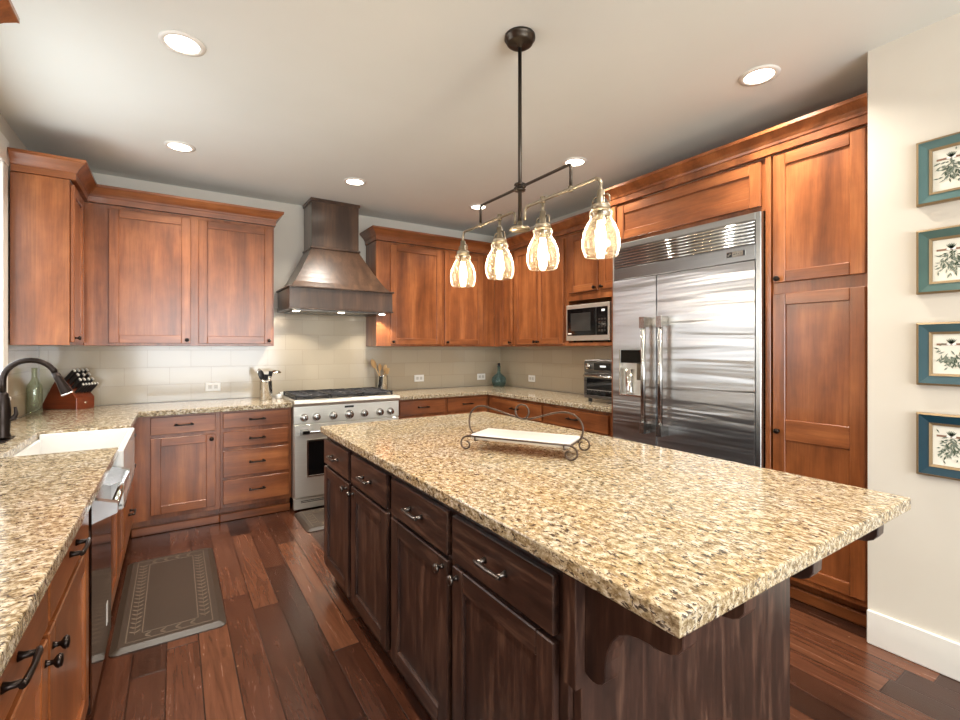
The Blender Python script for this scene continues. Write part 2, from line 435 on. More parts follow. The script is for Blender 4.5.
# ------------------------------------------------------------------ the room
XL, XR, YB, ZC = -0.855, 3.39, 4.74, 2.743
XP, YP = 2.70, 0.84                       # partition wall with the pictures, and its end
YR = -3.6
struct('floor', MB().box(XL-0.3, XR+0.3, YR-0.3, YB+0.2, -0.1, 0.0), floor_m)
struct('ceiling', MB().box(XL-0.3, XR+0.3, YR-0.3, YB+0.2, ZC, ZC+0.1), ceil_m)
struct('wall_back', MB().box(XL-0.14, XR+0.14, YB, YB+0.14, 0, ZC), wall_m)
struct('wall_right', MB().box(XR, XR+0.14, YP, YB, 0, ZC), wall_m)
struct('wall_partition', MB().box(XP, XR+0.14, YR, YP, 0, ZC), wall_m)
WY0, WY1, WZ0, WZ1 = 2.46, 3.79, 1.09, 2.45
wl_ = MB()
wl_.box(XL-0.14, XL, YR, WY0, 0, ZC); wl_.box(XL-0.14, XL, WY1, YB, 0, ZC)
wl_.box(XL-0.14, XL, WY0, WY1, 0, WZ0); wl_.box(XL-0.14, XL, WY0, WY1, WZ1, ZC)
struct('wall_left', wl_, wall_m)
RX0, RX1, RZ0, RZ1 = -0.75, 2.25, 0.4, 2.5
wr = MB()
wr.box(XL-0.14, RX0, YR-0.14, YR, 0, ZC); wr.box(RX1, XP+0.1, YR-0.14, YR, 0, ZC)
wr.box(RX0, RX1, YR-0.14, YR, 0, RZ0); wr.box(RX0, RX1, YR-0.14, YR, RZ1, ZC)
struct('wall_rear', wr, wall_m)

# windows
win = bpy.data.objects.new('window_1', None); COL.objects.link(win); win['kind'] = 'structure'; win.location = (XL, 3.1, WZ0); ORG[win.name] = Vector(win.location)
m = MB()
m.box(XL+0.002, XL+0.022, WY1, WY1+0.095, 1.075, 2.45, 0.003); m.box(XL+0.002, XL+0.022, WY0-0.06, WY0, 1.075, 2.45, 0.003)
m.box(XL+0.002, XL+0.026, WY0-0.06, WY1+0.10, 2.452, 2.60, 0.003)
m.build('casing', trim_m, win)
MB().box(XL-0.08, XL+0.035, WY0-0.06, WY1+0.10, 1.05, 1.075, 0.004).build('window_sill', trim_m, win)
m = MB()
for (a, b, c, d) in ((WY0, WY0+0.04, WZ0, WZ1), (WY1-0.04, WY1, WZ0, WZ1), (WY0, WY1, WZ0, WZ0+0.04), (WY0, WY1, WZ1-0.04, WZ1), (3.11, 3.15, WZ0, WZ1)):
    m.box(XL-0.10, XL-0.06, a, b, c, d)
fr = m.build('window_frame', trim_m, win)
MB().box(XL-0.083, XL-0.079, WY0+0.03, WY1-0.03, WZ0+0.03, WZ1-0.03).build('pane', pane_glass, fr)
win2 = bpy.data.objects.new('window_2', None); COL.objects.link(win2); win2['kind'] = 'structure'; win2.location = (0.75, YR, RZ0); ORG[win2.name] = Vector(win2.location)  # unseen rear window, framed for the fill light
m = MB()
for (a, b, c, d) in ((RX0, RX0+0.05, RZ0, RZ1), (RX1-0.05, RX1, RZ0, RZ1), (RX0, RX1, RZ0, RZ0+0.05), (RX0, RX1, RZ1-0.05, RZ1), (0.22, 0.28, RZ0, RZ1), (1.22, 1.28, RZ0, RZ1)):
    m.box(a, b, YR-0.09, YR-0.03, c, d)
m.build('window_frame', trim_m, win2)
# baseboards
struct('baseboard_right', MB().box(XP-0.016, XP, YR, YP, 0, 0.155, 0.004), trim_m)
struct('baseboard_rear', MB().box(XL, XP-0.02, YR, YR+0.016, 0, 0.155, 0.004), trim_m)
# tiled splashbacks
struct('trim_1', MB().box(XL+0.011, XR-0.011, YB-0.010, YB, 0.916, 1.74), tile_x, 'beige tiled splashback on the back wall')
struct('trim_2', MB().box(XR-0.010, XR, 2.412, YB-0.011, 0.916, 1.40), tile_y, 'beige tiled splashback on the right wall')
struct('trim_3', MB().box(XL, XL+0.010, 0.3, YB-0.011, 0.916, 1.048).box(XL, XL+0.010, 3.90, YB-0.011, 1.049, 1.40), tile_y, 'beige tiled splashback below the window')

# ------------------------------------------------------------------ cabinet kit
def knob_mb(x, z, y=0.0):
    return MB().lathe([(0.0, 0.0), (0.009, 0.0), (0.006, 0.006), (0.0055, 0.014), (0.013, 0.019), (0.0155, 0.024), (0.013, 0.030), (0.0, 0.032)], (x, y, z), '-y', 14, sx=1.0, sy=1.0)
def pull_mb(x, z, y=0.0, L=0.096):
    m = MB()
    for sgn in (-1, 1):
        m.lathe([(0.0, 0.0), (0.010, 0.0), (0.0065, 0.010), (0.006, 0.024), (0.0, 0.026)], (x+sgn*L/2, y, z), '-y', 10)
    m.tube([(x-L/2-0.012, y-0.027, z), (x-L/2, y-0.029, z), (x, y-0.031, z), (x+L/2, y-0.029, z), (x+L/2+0.012, y-0.027, z)], [0.0055, 0.0065, 0.0055, 0.0065, 0.0055], 8)
    return m
def door_mb(x0, x1, z0, z1, rails=(), fw=0.062, t=0.02, hgrain=False):
    m = MB(); g = 0.003
    m.box(x0, x0+fw, 0, t, z0, z1, g, 0); m.box(x1-fw, x1, 0, t, z0, z1, g, 0)
    for (a, b) in [(z0, z0+fw), (z1-fw, z1)] + list(rails): m.box(x0+fw, x1-fw, 0.0003, t, a, b, g, 1)
    m.box(x0+fw-0.002, x1-fw+0.002, 0.011, t-0.001, z0+fw-0.002, z1-fw+0.002, 0, 1 if hgrain else 0)
    return m
def drawer_mb(x0, x1, z0, z1): return MB().box(x0, x1, 0, 0.02, z0, z1, 0.003, 1)

def cabinet(name, label, loc, rotz, wdt, dep, z0, z1, fronts, mats, hw, group=None, toe=True, cat='cabinet', x_off=0.0, carcass=None):
    r = thing(name, label, cat, loc, rotz, group, local=True)
    m = MB() if carcass is None else carcass
    if carcass is None: m.box(x_off, wdt, 0.021, dep, z0, z1, 0.0015)
    m.build('carcass', mats, r)
    if toe:
        MB().box(x_off, wdt, 0.096, dep-0.01, 0.0, z0-0.001).box(x_off, wdt, 0.066, 0.0955, 0.0, 0.062, 0.005, 1).build('toe_kick', mats, r)
    for f in fronts:
        k = f[0]
        if k == 'door':
            _, x0, x1, a, b = f[:5]; opt = f[5] if len(f) > 5 else {}
            d = door_mb(x0, x1, a, b, opt.get('rails', ()), hgrain=opt.get('h', False)).build('door', mats, r)
            if 'knob' in opt: knob_mb(*opt['knob']).build('knob', hw, d)
        else:
            _, x0, x1, a, b = f[:5]; opt = f[5] if len(f) > 5 else {}
            d = drawer_mb(x0, x1, a, b).build('drawer_front', mats, r)
            if opt.get('pull', True): pull_mb((x0+x1)/2, (a+b)/2).build('pull', hw, d)
    return r
CM = [cherry_v, cherry_h]; EM = [esp_v, esp_h]
R0, RR, RL = 0.0, -pi/2, pi/2         # faces -Y, faces -X, faces +X
ZT = 0.872                            # top of base carcasses
g_base, g_up = 'cherry base cabinets', 'cherry wall cabinets'

# back run, left of the range (front plane y = 4.115)
YF = 4.115
cabinet('base_cabinet', 'cherry base cabinet with one drawer over one door, left of the drawer bank', (-0.24, YF, 0), R0, 0.535, YB-YF-0.012, 0.12, ZT,
        [('drawer', 0.095, 0.503, 0.735, 0.862), ('door', 0.095, 0.503, 0.155, 0.71, {'knob': (0.476, 0.675)})], CM, bronze_m, g_base, x_off=-0.022)
cabinet('drawer_cabinet', 'cherry bank of four drawers directly left of the steel range', (0.296, YF, 0), R0, 0.521, YB-YF-0.012, 0.12, ZT,
        [('drawer', 0.018, 0.497, a, b) for a, b in ((0.742, 0.862), (0.592, 0.712), (0.362, 0.566), (0.153, 0.338))], CM, bronze_m, g_base)
# back run, right of the range
cabinet('base_cabinet', 'cherry base cabinet with two drawers between range and corner, behind the island', (1.762, YF, 0), R0, 1.037, YB-YF-0.012, 0.12, ZT,
        [('drawer', 0.022, 0.503, 0.727, 0.862), ('drawer', 0.535, 1.0, 0.727, 0.862), ('door', 0.022, 0.503, 0.155, 0.70, {'knob': (0.475, 0.66)}), ('door', 0.535, 1.0, 0.155, 0.70, {'knob': (0.56, 0.66)})], CM, bronze_m, g_base)
# right run (front plane x = 2.78)
XF = 2.78
cabinet('base_cabinet', 'cherry base cabinet with two drawers under the toaster oven, left of the refrigerator', (XF, 4.09, 0), RR, 1.675, XR-XF-0.012, 0.12, ZT,
        [('drawer', 0.06, 0.838, 0.70, 0.848), ('drawer', 0.865, 1.62, 0.70, 0.848), ('door', 0.06, 0.445, 0.155, 0.675, {'knob': (0.42, 0.64)}), ('door', 0.455, 0.838, 0.155, 0.675, {'knob': (0.48, 0.64)}),
         ('door', 0.865, 1.24, 0.155, 0.675, {'knob': (1.215, 0.64)}), ('door', 1.25, 1.62, 0.155, 0.675, {'knob': (1.275, 0.64)})], CM, bronze_m, g_base, x_off=-0.045)
# left run (front plane x = -0.243)
XS = -0.243
DL = abs(XL-XS)-0.012
cabinet('base_cabinet', 'cherry base cabinet with two drawers and two doors nearest the camera, left edge', (XS, 0.84, 0), RL, 1.231, DL, 0.12, ZT,
        [('drawer', 0.012, 0.602, 0.725, 0.858), ('drawer', 0.622, 1.21, 0.725, 0.858), ('door', 0.012, 0.602, 0.155, 0.70, {'knob': (0.572, 0.655)}), ('door', 0.622, 1.21, 0.155, 0.70, {'knob': (0.652, 0.655)})], CM, bronze_m, g_base)
cabinet('sink_cabinet', 'cherry cabinet with two doors below the white farmhouse sink', (XS, 2.69, 0), RL, 0.72, DL, 0.12, 0.61,
        [('door', 0.006, 0.356, 0.155, 0.60, {'knob': (0.33, 0.56)}), ('door', 0.364, 0.714, 0.155, 0.60, {'knob': (0.39, 0.56)})], CM, bronze_m, g_base)
cabinet('drawer_cabinet', 'cherry drawer cabinet in the left corner between sink and back run', (XS, 3.418, 0), RL, 0.716, DL, 0.12, ZT,
        [('drawer', 0.02, 0.60, a, b) for a, b in ((0.742, 0.862), (0.50, 0.715), (0.153, 0.475))], CM, bronze_m, g_base)
# wall cabinets: back-left run
YU = 4.41; ZU0, ZU1 = 1.384, 2.43
cabinet('wall_cabinet', 'cherry wall cabinet with two doors left of the range hood', (-0.525, YU, 0), R0, 1.255, YB-YU-0.012, ZU0, ZU1,
        [('door', 0.115, 0.632, 1.403, 2.405, {'knob': (0.608, 1.43)}), ('door', 0.688, 1.24, 1.403, 2.405, {'knob': (1.212, 1.43)})], CM, bronze_m, g_up, toe=False, x_off=-0.029)
cabinet('wall_cabinet', 'narrow cherry wall cabinet with bare end panel beside the window', (-0.535, 3.90, 0), RL, 0.838, abs(XL+0.535)-0.026, ZU0, ZU1,
        [('door', 0.012, 0.40, 1.403, 2.405, {'knob': (0.04, 1.43)})], CM, bronze_m, g_up, toe=False)
cabinet('wall_cabinet', 'cherry wall cabinet whose crown corner shows at the top left picture corner', (-0.535, 0.55, 0), RL, 1.70, abs(XL+0.535)-0.026, ZU0, ZU1,
        [('door', 0.012, 0.55, 1.403, 2.405, {'knob': (0.04, 1.43)}), ('door', 0.58, 1.12, 1.403, 2.405, {'knob': (0.61, 1.43)}), ('door', 1.14, 1.68, 1.403, 2.405, {'knob': (1.17, 1.43)})], CM, bronze_m, g_up, toe=False)
# back-right run
cabinet('wall_cabinet', 'cherry wall cabinet with two doors right of the range hood', (1.667, YU, 0), R0, 1.418, YB-YU-0.012, ZU0, ZU1,
        [('door', 0.146, 0.725, 1.403, 2.405, {'knob': (0.168, 1.43)}), ('door', 0.762, 1.25, 1.403, 2.405, {'knob': (0.786, 1.43)})], CM, bronze_m, g_up, toe=False)
XU = 3.065
cabinet('wall_cabinet', 'narrow single-door cherry wall cabinet in the right corner', (XU, YU, 0), RR, 0.360, XR-XU-0.012, ZU0, ZU1,
        [('door', 0.112, 0.345, 1.403, 2.405, {'knob': (0.318, 1.43)})], CM, bronze_m, g_up, toe=False, x_off=-0.02)
cabinet('wall_cabinet', 'cherry wall cabinet with two doors left of the microwave', (XU, 4.048, 0), RR, 0.800, XR-XU-0.012, ZU0, ZU1,
        [('door', 0.02, 0.394, 1.403, 2.405, {'knob': (0.372, 1.43)}), ('door', 0.402, 0.78, 1.403, 2.405, {'knob': (0.424, 1.43)})], CM, bronze_m, g_up, toe=False)
cm = MB().box(0.0, 0.83, 0.021, 0.313, 1.80, ZU1, 0.0015).box(0.0, 0.03, 0.021, 0.313, 1.384, 1.80).box(0.80, 0.83, 0.021, 0.313, 1.384, 1.80).box(0.03, 0.80, -0.05, 0.313, 1.384, 1.415, 0.002).box(0.03, 0.80, 0.30, 0.313, 1.415, 1.80)
cabinet('wall_cabinet', 'cherry wall cabinet with open shelf holding the microwave', (XU, 3.246, 0), RR, 0.83, XR-XU-0.012, ZU0, ZU1,
        [('door', 0.05, 0.405, 1.872, 2.405, {'knob': (0.378, 1.895)}), ('door', 0.43, 0.785, 1.872, 2.405, {'knob': (0.457, 1.895)})], CM, bronze_m, g_up, toe=False, carcass=cm)
# refrigerator surround and pantry (front plane x = 2.755)
XQ = 2.755
for (y0, y1, lab) in ((2.376, 2.412, 'tall cherry panel on the left side of the refrigerator'), (1.290, 1.318, 'tall cherry panel between refrigerator and pantry')):
    tag(MB().box(XQ, XR-0.012, y0, y1, 0.0, 2.43, 0.002).build('refrigerator_side_panel', CM, origin=(XQ, y0, 0)), lab, 'panel', 'cherry refrigerator surround panels')
cabinet('wall_cabinet', 'wide low cherry cabinet with one long door above the refrigerator', (XQ, 2.374, 0), RR, 1.053, XR-XQ-0.012, 2.135, ZU1,
        [('door', 0.012, 1.03, 2.163, 2.412, {'h': True})], CM, bronze_m, g_up, toe=False)
cabinet('pantry_cabinet', 'tall cherry pantry with two stacked doors right of the refrigerator', (XQ, 1.287, 0), RR, 0.43, XR-XQ-0.012, 0.12, ZU1,
        [('door', 0.008, 0.42, 1.722, 2.418, {'knob': (0.036, 1.742)}), ('door', 0.008, 0.42, 0.155, 1.66, {'knob': (0.036, 0.915), 'rails': [(0.868, 0.98)]})], CM, bronze_m, 'tall cherry cabinets')

# crown mouldings
def molding(path, prof):
    m = MB(); P = [Vector((p[0], p[1])) for p in path]; N = len(P); secs = []
    for i in range(N):
        d0 = (P[i]-P[i-1]).normalized() if i > 0 else None; d1 = (P[i+1]-P[i]).normalized() if i < N-1 else None
        n0 = Vector((d0.y, -d0.x)) if d0 else None; n1 = Vector((d1.y, -d1.x)) if d1 else None
        if n0 is None: off = n1
        elif n1 is None: off = n0
        else: off = (n0+n1)/(1+n0.dot(n1))
        secs.append([m.bm.verts.new((P[i].x+off.x*o, P[i].y+off.y*o, z)) for (o, z) in prof])
    K = len(prof); fs = []
    for a, b in zip(secs, secs[1:]):
        for k in range(K): fs.append(m.bm.faces.new([a[k], a[(k+1) % K], b[(k+1) % K], b[k]]))
    fs += [m.bm.faces.new(secs[0]), m.bm.faces.new(list(reversed(secs[-1])))]
    bmesh.ops.recalc_face_normals(m.bm, faces=fs); return m
CROWN = [(-0.02, 2.432), (0.010, 2.432), (0.012, 2.472), (0.018, 2.474), (0.022, 2.486), (0.034, 2.502), (0.054, 2.522), (0.062, 2.530), (0.068, 2.532), (0.068, 2.550), (-0.02, 2.550)]
g_cr = 'crown mouldings'
tag(molding([(XL+0.03, 3.90), (-0.535, 3.90), (-0.535, YU), (0.73, YU), (0.73, YB-0.012)], CROWN).build('crown_moulding', cherry_h, origin=(0, YU, 2.432)), 'cherry crown along the left wall cabinets', 'moulding', g_cr)
tag(molding([(XL+0.03, 0.55), (-0.535, 0.55), (-0.535, 2.25), (XL+0.03, 2.25)], CROWN).build('crown_moulding', cherry_h, origin=(-0.5, 1.4, 2.432)), 'cherry crown corner at the top left picture corner', 'moulding', g_cr)
tag(molding([(1.667, YB-0.012), (1.667, YU), (XU, YU), (XU, 2.412), (XQ, 2.412), (XQ, YP+0.002)], CROWN).build('crown_moulding', cherry_h, origin=(2.5, YU, 2.432)), 'long cherry crown from range hood past refrigerator to pantry', 'moulding', g_cr)

# ------------------------------------------------------------------ worktops
ZG = 0.914; ZGB = 0.876
tag(MB().prism([(XL+0.012, 0.40), (-0.214, 0.40), (-0.214, 2.688), (-0.612, 2.688), (-0.612, 3.412), (-0.214, 3.412), (-0.214, 4.09), (0.818, 4.09), (0.818, YB-0.011), (XL+0.012, YB-0.011)], 'z', ZGB, ZG, 0.004, seg=2)
    .build('countertop', granite_run, origin=(XL, 0.4, ZGB)), 'beige speckled granite worktop around the white sink', 'countertop')
tag(MB().prism([(1.757, 4.09), (2.755, 4.09), (2.755, 2.414), (XR-0.011, 2.414), (XR-0.011, YB-0.011), (1.757, YB-0.011)], 'z', ZGB, ZG, 0.004, seg=2)
    .build('countertop', granite_run, origin=(1.757, 4.09, ZGB)), 'beige granite corner worktop between range and refrigerator', 'countertop')
IX0, IX1, IY0, IY1 = 0.706, 1.858, 0.473, 2.772
tag(MB().prism([(IX0, IY0), (IX1, IY0), (IX1, IY1), (IX0, IY1)], 'z', ZGB, ZG, 0.004, seg=2).build('countertop', granite_island, origin=(IX0, IY0, ZGB)),
    'golden speckled granite slab on the dark kitchen island', 'countertop')

# ------------------------------------------------------------------ island
XI = 0.722
for ytop, wd, X, lab in ((2.765, 0.981, [(0.011, 0.457), (0.504, 0.956)], 'dark espresso island cabinet at the far end near the range'),
                         (1.783, 1.008, [(0.026, 0.484), (0.516, 0.980)], 'dark espresso island cabinet nearest the camera')):
    fr_ = []
    for j, (a, b) in enumerate(X):
        fr_.append(('drawer', a, b, 0.705, 0.845)); fr_.append(('door', a, b, 0.125, 0.690, {'knob': (b-0.03 if j == 0 else a+0.03, 0.662)}))
    cabinet('island_cabinet', lab, (XI, ytop, 0), RR, wd, 0.50, 0.11, ZGB-0.001, fr_, EM, island_hw, 'dark island cabinets')
# end panel with corbels
ep = thing('island_end_panel', 'dark espresso end panel of the island with curved brackets under the overhang', 'panel', (1.24, 0.748, 0))
MB().prism([(0.757, 0.10), (0.757, ZGB-0.001), (1.73, ZGB-0.001), (1.73, 0.10), (1.655, 0.10), (1.655, 0.0), (0.83, 0.0), (0.83, 0.10)], 'y', 0.748, 0.774, 0.002).build('panel', esp_v, ep)
def corbel(x0, x1, yb=0.747):
    pts = [(yb, ZGB-0.001), (yb, 0.668)] + [(yb-0.033+0.033*cos(pi*k/8), 0.668-0.027*sin(pi*k/8)) for k in range(1, 9)]
    pts += [(yb-0.067, 0.700), (yb-0.073, 0.727), (yb-0.085, 0.755), (yb-0.102, 0.777), (yb-0.125, 0.790), (yb-0.150, 0.796), (yb-0.175, 0.798),
            (yb-0.198, 0.798), (yb-0.220, 0.802), (yb-0.236, 0.811), (yb-0.246, 0.826), (yb-0.249, ZGB-0.001)]
    return MB().prism(pts, 'x', x0, x1, 0.002)
for x0 in (0.757, 0.965, 1.275, 1.685):
    corbel(x0, x0+0.045).build('corbel', esp_v, ep)
MB().box(0.726, 0.756, 0.735, 0.774, 0.62, ZGB-0.001, 0.002).build('corner_block', esp_v, ep)
tag(MB().box(1.225, 1.73, 0.776, 2.755, 0.10, ZGB-0.001, 0.002).box(1.225, 1.655, 0.776, 2.70, 0.0, 0.10).build('island_back_panel', esp_v, origin=(1.5, 1.8, 0)), 'dark espresso back of the island facing the refrigerator', 'panel')

# ------------------------------------------------------------------ range and hood
GX0, GX1, GY = 0.822, 1.752, 4.075
rg = thing('range', 'stainless steel gas range with seven knobs and black grates', 'stove', (1.287, 4.4, 0))
MB().box(GX0, GX1, GY+0.015, YB-0.03, 0.11, 0.918, 0.003).build('body', steel_m, rg)
m = MB()
m.prism([(GY-0.028, 0.888), (GY-0.034, 0.905), (GY-0.028, 0.922), (GY-0.012, 0.930), (GY+0.06, 0.930), (GY+0.06, 0.885), (GY, 0.878)], 'x', GX0, GX1, 0.002)
m.box(GX0, GX1, GY+0.06, YB-0.03, 0.918, 0.926, 0.001)
ct = m.build('cooktop', steel_m, rg)
MB().box(GX0, GX1, YB-0.055, YB-0.02, 0.927, 0.955, 0.004).build('back_trim', steel_m, rg)
MB().box(GX0+0.03, GX1-0.03, GY+0.075, YB-0.07, 0.9265, 0.931).build('burner_tray', black_m, rg)
m = MB()
gw = (GX1-GX0-0.05)/3
for i in range(3):
    x0 = GX0+0.025+i*gw+0.004; x1 = x0+gw-0.008; y0, y1 = GY+0.075, YB-0.075
    g = MB()
    for (a, b, c, d) in ((x0, x1, y0, y0+0.014), (x0, x1, y1-0.014, y1), (x0, x0+0.014, y0, y1), (x1-0.014, x1, y0, y1), (x0, x1, (y0+y1)/2-0.007, (y0+y1)/2+0.007), ((x0+x1)/2-0.006, (x0+x1)/2+0.006, y0, y1)):
        g.box(a, b, c, d, 0.948, 0.964, 0.003)
    for yy in (y0+0.14, y1-0.14):
        g.box(x0, x1, yy-0.006, yy+0.006, 0.950, 0.964, 0.003)
    for xx in (x0, x1-0.014):
        for yy in (y0, y1-0.014): g.box(xx, xx+0.014, yy, yy+0.014, 0.9312, 0.950)
    g.build('grate', iron_m, rg)
    for yy in (y0+0.13, y1-0.13):
        MB().lathe([(0, 0.9312), (0.052, 0.9312), (0.052, 0.938), (0.036, 0.940), (0.034, 0.946), (0, 0.947)], ((x0+x1)/2, yy, 0), 'z', 18).build('burner', iron_m, rg)
MB().box(GX0, GX1, GY-0.002, GY+0.03, 0.735, 0.880, 0.003).build('control_panel', steel_m, rg)
MB().box(1.245, 1.325, GY-0.0045, GY-0.002, 0.845, 0.862).build('badge', black_m, rg)
for kx, kr in ((0.905, 0.029), (1.005, 0.029), (1.145, 0.030), (1.285, 0.034), (1.42, 0.029), (1.565, 0.030), (1.665, 0.029)):
    k = MB().lathe([(0, 0), (kr*1.15, 0.0), (kr*1.15, 0.006), (kr*1.02, 0.009), (kr, 0.030), (kr*0.85, 0.036), (0, 0.037)], (kx, GY-0.002, 0.785), '-y', 22).build('knob', handle_steel, rg)
    MB().box(kx-0.003, kx+0.003, GY-0.0415, GY-0.038, 0.785-kr*0.8, 0.785+kr*0.8).build('pointer', steel_dark, k)
dr = MB().box(GX0+0.004, GX1-0.004, GY-0.012, GY+0.014, 0.122, 0.728, 0.004).build('oven_door', steel_m, rg)
m = MB()
for (a, b, c, d) in ((0.925, 1.65, 0.585, 0.60), (0.925, 1.65, 0.285, 0.30), (0.925, 0.94, 0.30, 0.585), (1.635, 1.65, 0.30, 0.585)): m.box(a, b, GY-0.017, GY-0.0125, c, d, 0.003)
m.build('window_trim', chrome_m, dr)
MB().box(0.94, 1.635, GY-0.0145, GY-0.0125, 0.30, 0.585).build('window_pane', blackgloss_m, dr)
hd = MB().tube([(0.885, GY-0.078, 0.672), (1.69, GY-0.078, 0.672)], 0.014, 14)
hd.build('handle', chrome_m, dr)
for (a, b) in ((0.872, 0.93), (1.645, 1.703)):
    m = MB()
    m.hexa([(a, GY-0.0125, 0.640), (b, GY-0.0125, 0.640), (b, GY-0.092, 0.660), (a, GY-0.092, 0.660)], [(a, GY-0.0125, 0.690), (b, GY-0.0125, 0.690), (b, GY-0.092, 0.687), (a, GY-0.092, 0.687)])
    m.build('handle_bracket', gun_m, dr)
MB().box(GX0+0.004, GX1-0.004, GY+0.012, GY+0.05, 0.02, 0.112, 0.003).build('kick_panel', steel_m, rg)
m = MB()
for i in range(2): m.box(GX0+0.06, GX1-0.06, GY+0.009, GY+0.0118, 0.085-i*0.012, 0.090-i*0.012)
m.build('vent_slot', black_m, rg)
m = MB()
for xx in (GX0+0.05, GX1-0.05):
    for yy in (GY+0.10, YB-0.10): m.lathe([(0, 0), (0.02, 0), (0.02, 0.112), (0, 0.112)], (xx, yy, 0), 'z', 12)
m.build('foot', black_m, rg)

hX0, hX1, hY = 0.812, 1.738, 4.19
hd = thing('range_hood', 'dark bronze flared range hood above the steel range', 'range hood', (1.275, 4.45, 1.70))
yb = YB-0.012
MB().box(hX0, hX1, hY, yb, 1.712, 1.885, 0.003).build('band', hood_m, hd)
m = MB().box(hX0-0.016, hX1+0.016, hY-0.016, yb, 1.885, 1.900, 0.004); m.box(hX0-0.008, hX1+0.008, hY-0.008, yb, 1.700, 1.712, 0.003)
m.build('band_moulding', hood_m, hd)
nx0, nx1, ny, nz = 1.048, 1.487, 4.42, 2.285
m = MB(); L = 8; secs = []
for i in range(L+1):
    t = i/L; e = t**0.86
    x0 = (hX0+0.02)*(1-e)+nx0*e; x1 = (hX1-0.02)*(1-e)+nx1*e; y = (hY+0.02)*(1-e)+ny*e; z = 1.900+(nz-1.900)*t
    secs.append([m.bm.verts.new(p) for p in ((x0, y, z), (x1, y, z), (x1, yb, z), (x0, yb, z))])
for a, b in zip(secs, secs[1:]):
    for k in range(4): m.bm.faces.new([a[k], a[(k+1) % 4], b[(k+1) % 4], b[k]])
m.bm.faces.new(list(reversed(secs[0]))); m.bm.faces.new(secs[-1])
m.build('flared_skirt', hood_m, hd)
MB().box(nx0, nx1, ny, yb, nz, ZC-0.001, 0.002).build('chimney', hood_m, hd)
MB().box(nx0-0.012, nx1+0.012, ny-0.012, yb, ZC-0.03, ZC-0.001, 0.004).build('chimney_cap', hood_m, hd)
MB().box(nx0-0.014, nx1+0.014, ny-0.014, yb, nz-0.006, nz+0.014, 0.004).build('chimney_moulding', hood_m, hd)
MB().box(hX0+0.05, hX1-0.05, hY+0.05, yb-0.03, 1.690, 1.700, 0.002).build('liner', steel_dark, hd)
for xx in (0.885, 1.275, 1.665):  # right lamp unseen, added to make the light on the tiles symmetrical
    MB().lathe([(0, 0), (0.026, 0), (0.030, 0.004), (0.030, 0.006), (0, 0.006)], (xx, hY+0.085, 1.684), 'z', 18).build('hood_lamp', hoodlamp_m, hd)
for xx in (0.885, 1.665):
    d = bpy.data.lights.new('hood_spot', 'SPOT'); d.energy = 12; d.color = WARM; d.spot_size = radians(105); d.spot_blend = 0.35; d.shadow_soft_size = 0.02
    o = bpy.data.objects.new('hood_spot', d); COL.objects.link(o); o.location = (xx, hY+0.12, 1.68); o.rotation_euler = (radians(18), 0, 0)

# ------------------------------------------------------------------ refrigerator
FX = 2.722
fy0, fy1 = 1.322, 2.372
rf = thing('refrigerator', 'large stainless built-in refrigerator with two doors and ice dispenser', 'refrigerator', (3.0, 1.85, 0))
MB().box(FX+0.03, XR-0.03, fy0+0.004, fy1-0.004, 0.10, 2.125, 0.002).build('body', steel_dark, rf)
MB().box(FX+0.06, XR-0.06, fy0+0.02, fy1-0.02, 0.0, 0.10).build('kick_plate', black_m, rf)
m = MB().box(FX-0.004, FX+0.03, fy0, fy0+0.030, 0.10, 2.125, 0.003); m.box(FX-0.004, FX+0.03, fy1-0.012, fy1, 0.10, 2.125, 0.003); m.box(FX-0.004, FX+0.03, fy0+0.03, fy1-0.012, 2.085, 2.125, 0.003)
m.build('trim_frame', trim_steel, rf)
gr = MB().box(FX+0.006, FX+0.03, fy0+0.03, fy1-0.012, 1.862, 2.085).build('grille', steel_dark, rf)
m = MB()
for i in range(7): m.tube([(FX+0.0, fy0+0.034, 1.957+i*0.0195), (FX+0.0, fy1-0.016, 1.957+i*0.0195)], 0.0062, 10)
m.build('louvre', chrome_m, gr)
MB().box(FX-0.004, FX+0.006, fy0+0.031, fy1-0.013, 1.862, 1.943, 0.002).build('grille_panel', steel('grey_steel_panel', (150, 148, 146), 0.3), gr)
b = MB().box(FX-0.007, FX-0.004, 1.405, 1.515, 1.893, 1.924, 0.001).build('badge', chrome_m, rf)
m = MB().box(FX-0.0080, FX-0.0070, 1.482, 1.512, 1.894, 1.923); m.box(FX-0.0080, FX-0.0070, 1.407, 1.418, 1.894, 1.923); m.build('badge_block', black_m, b)
m = MB().prism([(1.486, 1.912), (1.492, 1.917), (1.509, 1.904), (1.503, 1.899)], 'x', FX-0.0088, FX-0.0080); m.build('badge_mark', chrome_m, b)
m = MB()
for i in range(4): m.box(FX-0.0078, FX-0.0070, 1.426+i*0.013, 1.434+i*0.013, 1.905, 1.913)
m.build('badge_lettering', steel_dark, b)
def fdoor(y0, y1, name='door'):
    # gently bowed steel skin
    n = 16; pts = []
    for i in range(n+1):
        t = i/n; y = y0+(y1-y0)*t; pts.append((FX-0.006-0.006*sin(pi*t)**0.7, y))
    pts += [(FX+0.028, y1), (FX+0.028, y0)]
    return pts
dispY0, dispY1, dZ0, dZ1 = 2.108, 2.292, 1.035, 1.352
m = MB()
m.prism(fdoor(1.354, 1.987), 'z', 0.105, 1.855)
dR = m.build('door', steel_fridge, rf); dR['label'] = 'wide right-hand steel door'
m = MB()
def flat(y0, y1, z0, z1): m.box(FX-0.011, FX+0.028, y0, y1, z0, z1)
flat(1.993, 2.358, 0.105, dZ0); flat(1.993, 2.358, dZ1, 1.855); flat(1.993, dispY0, dZ0, dZ1); flat(dispY1, 2.358, dZ0, dZ1)
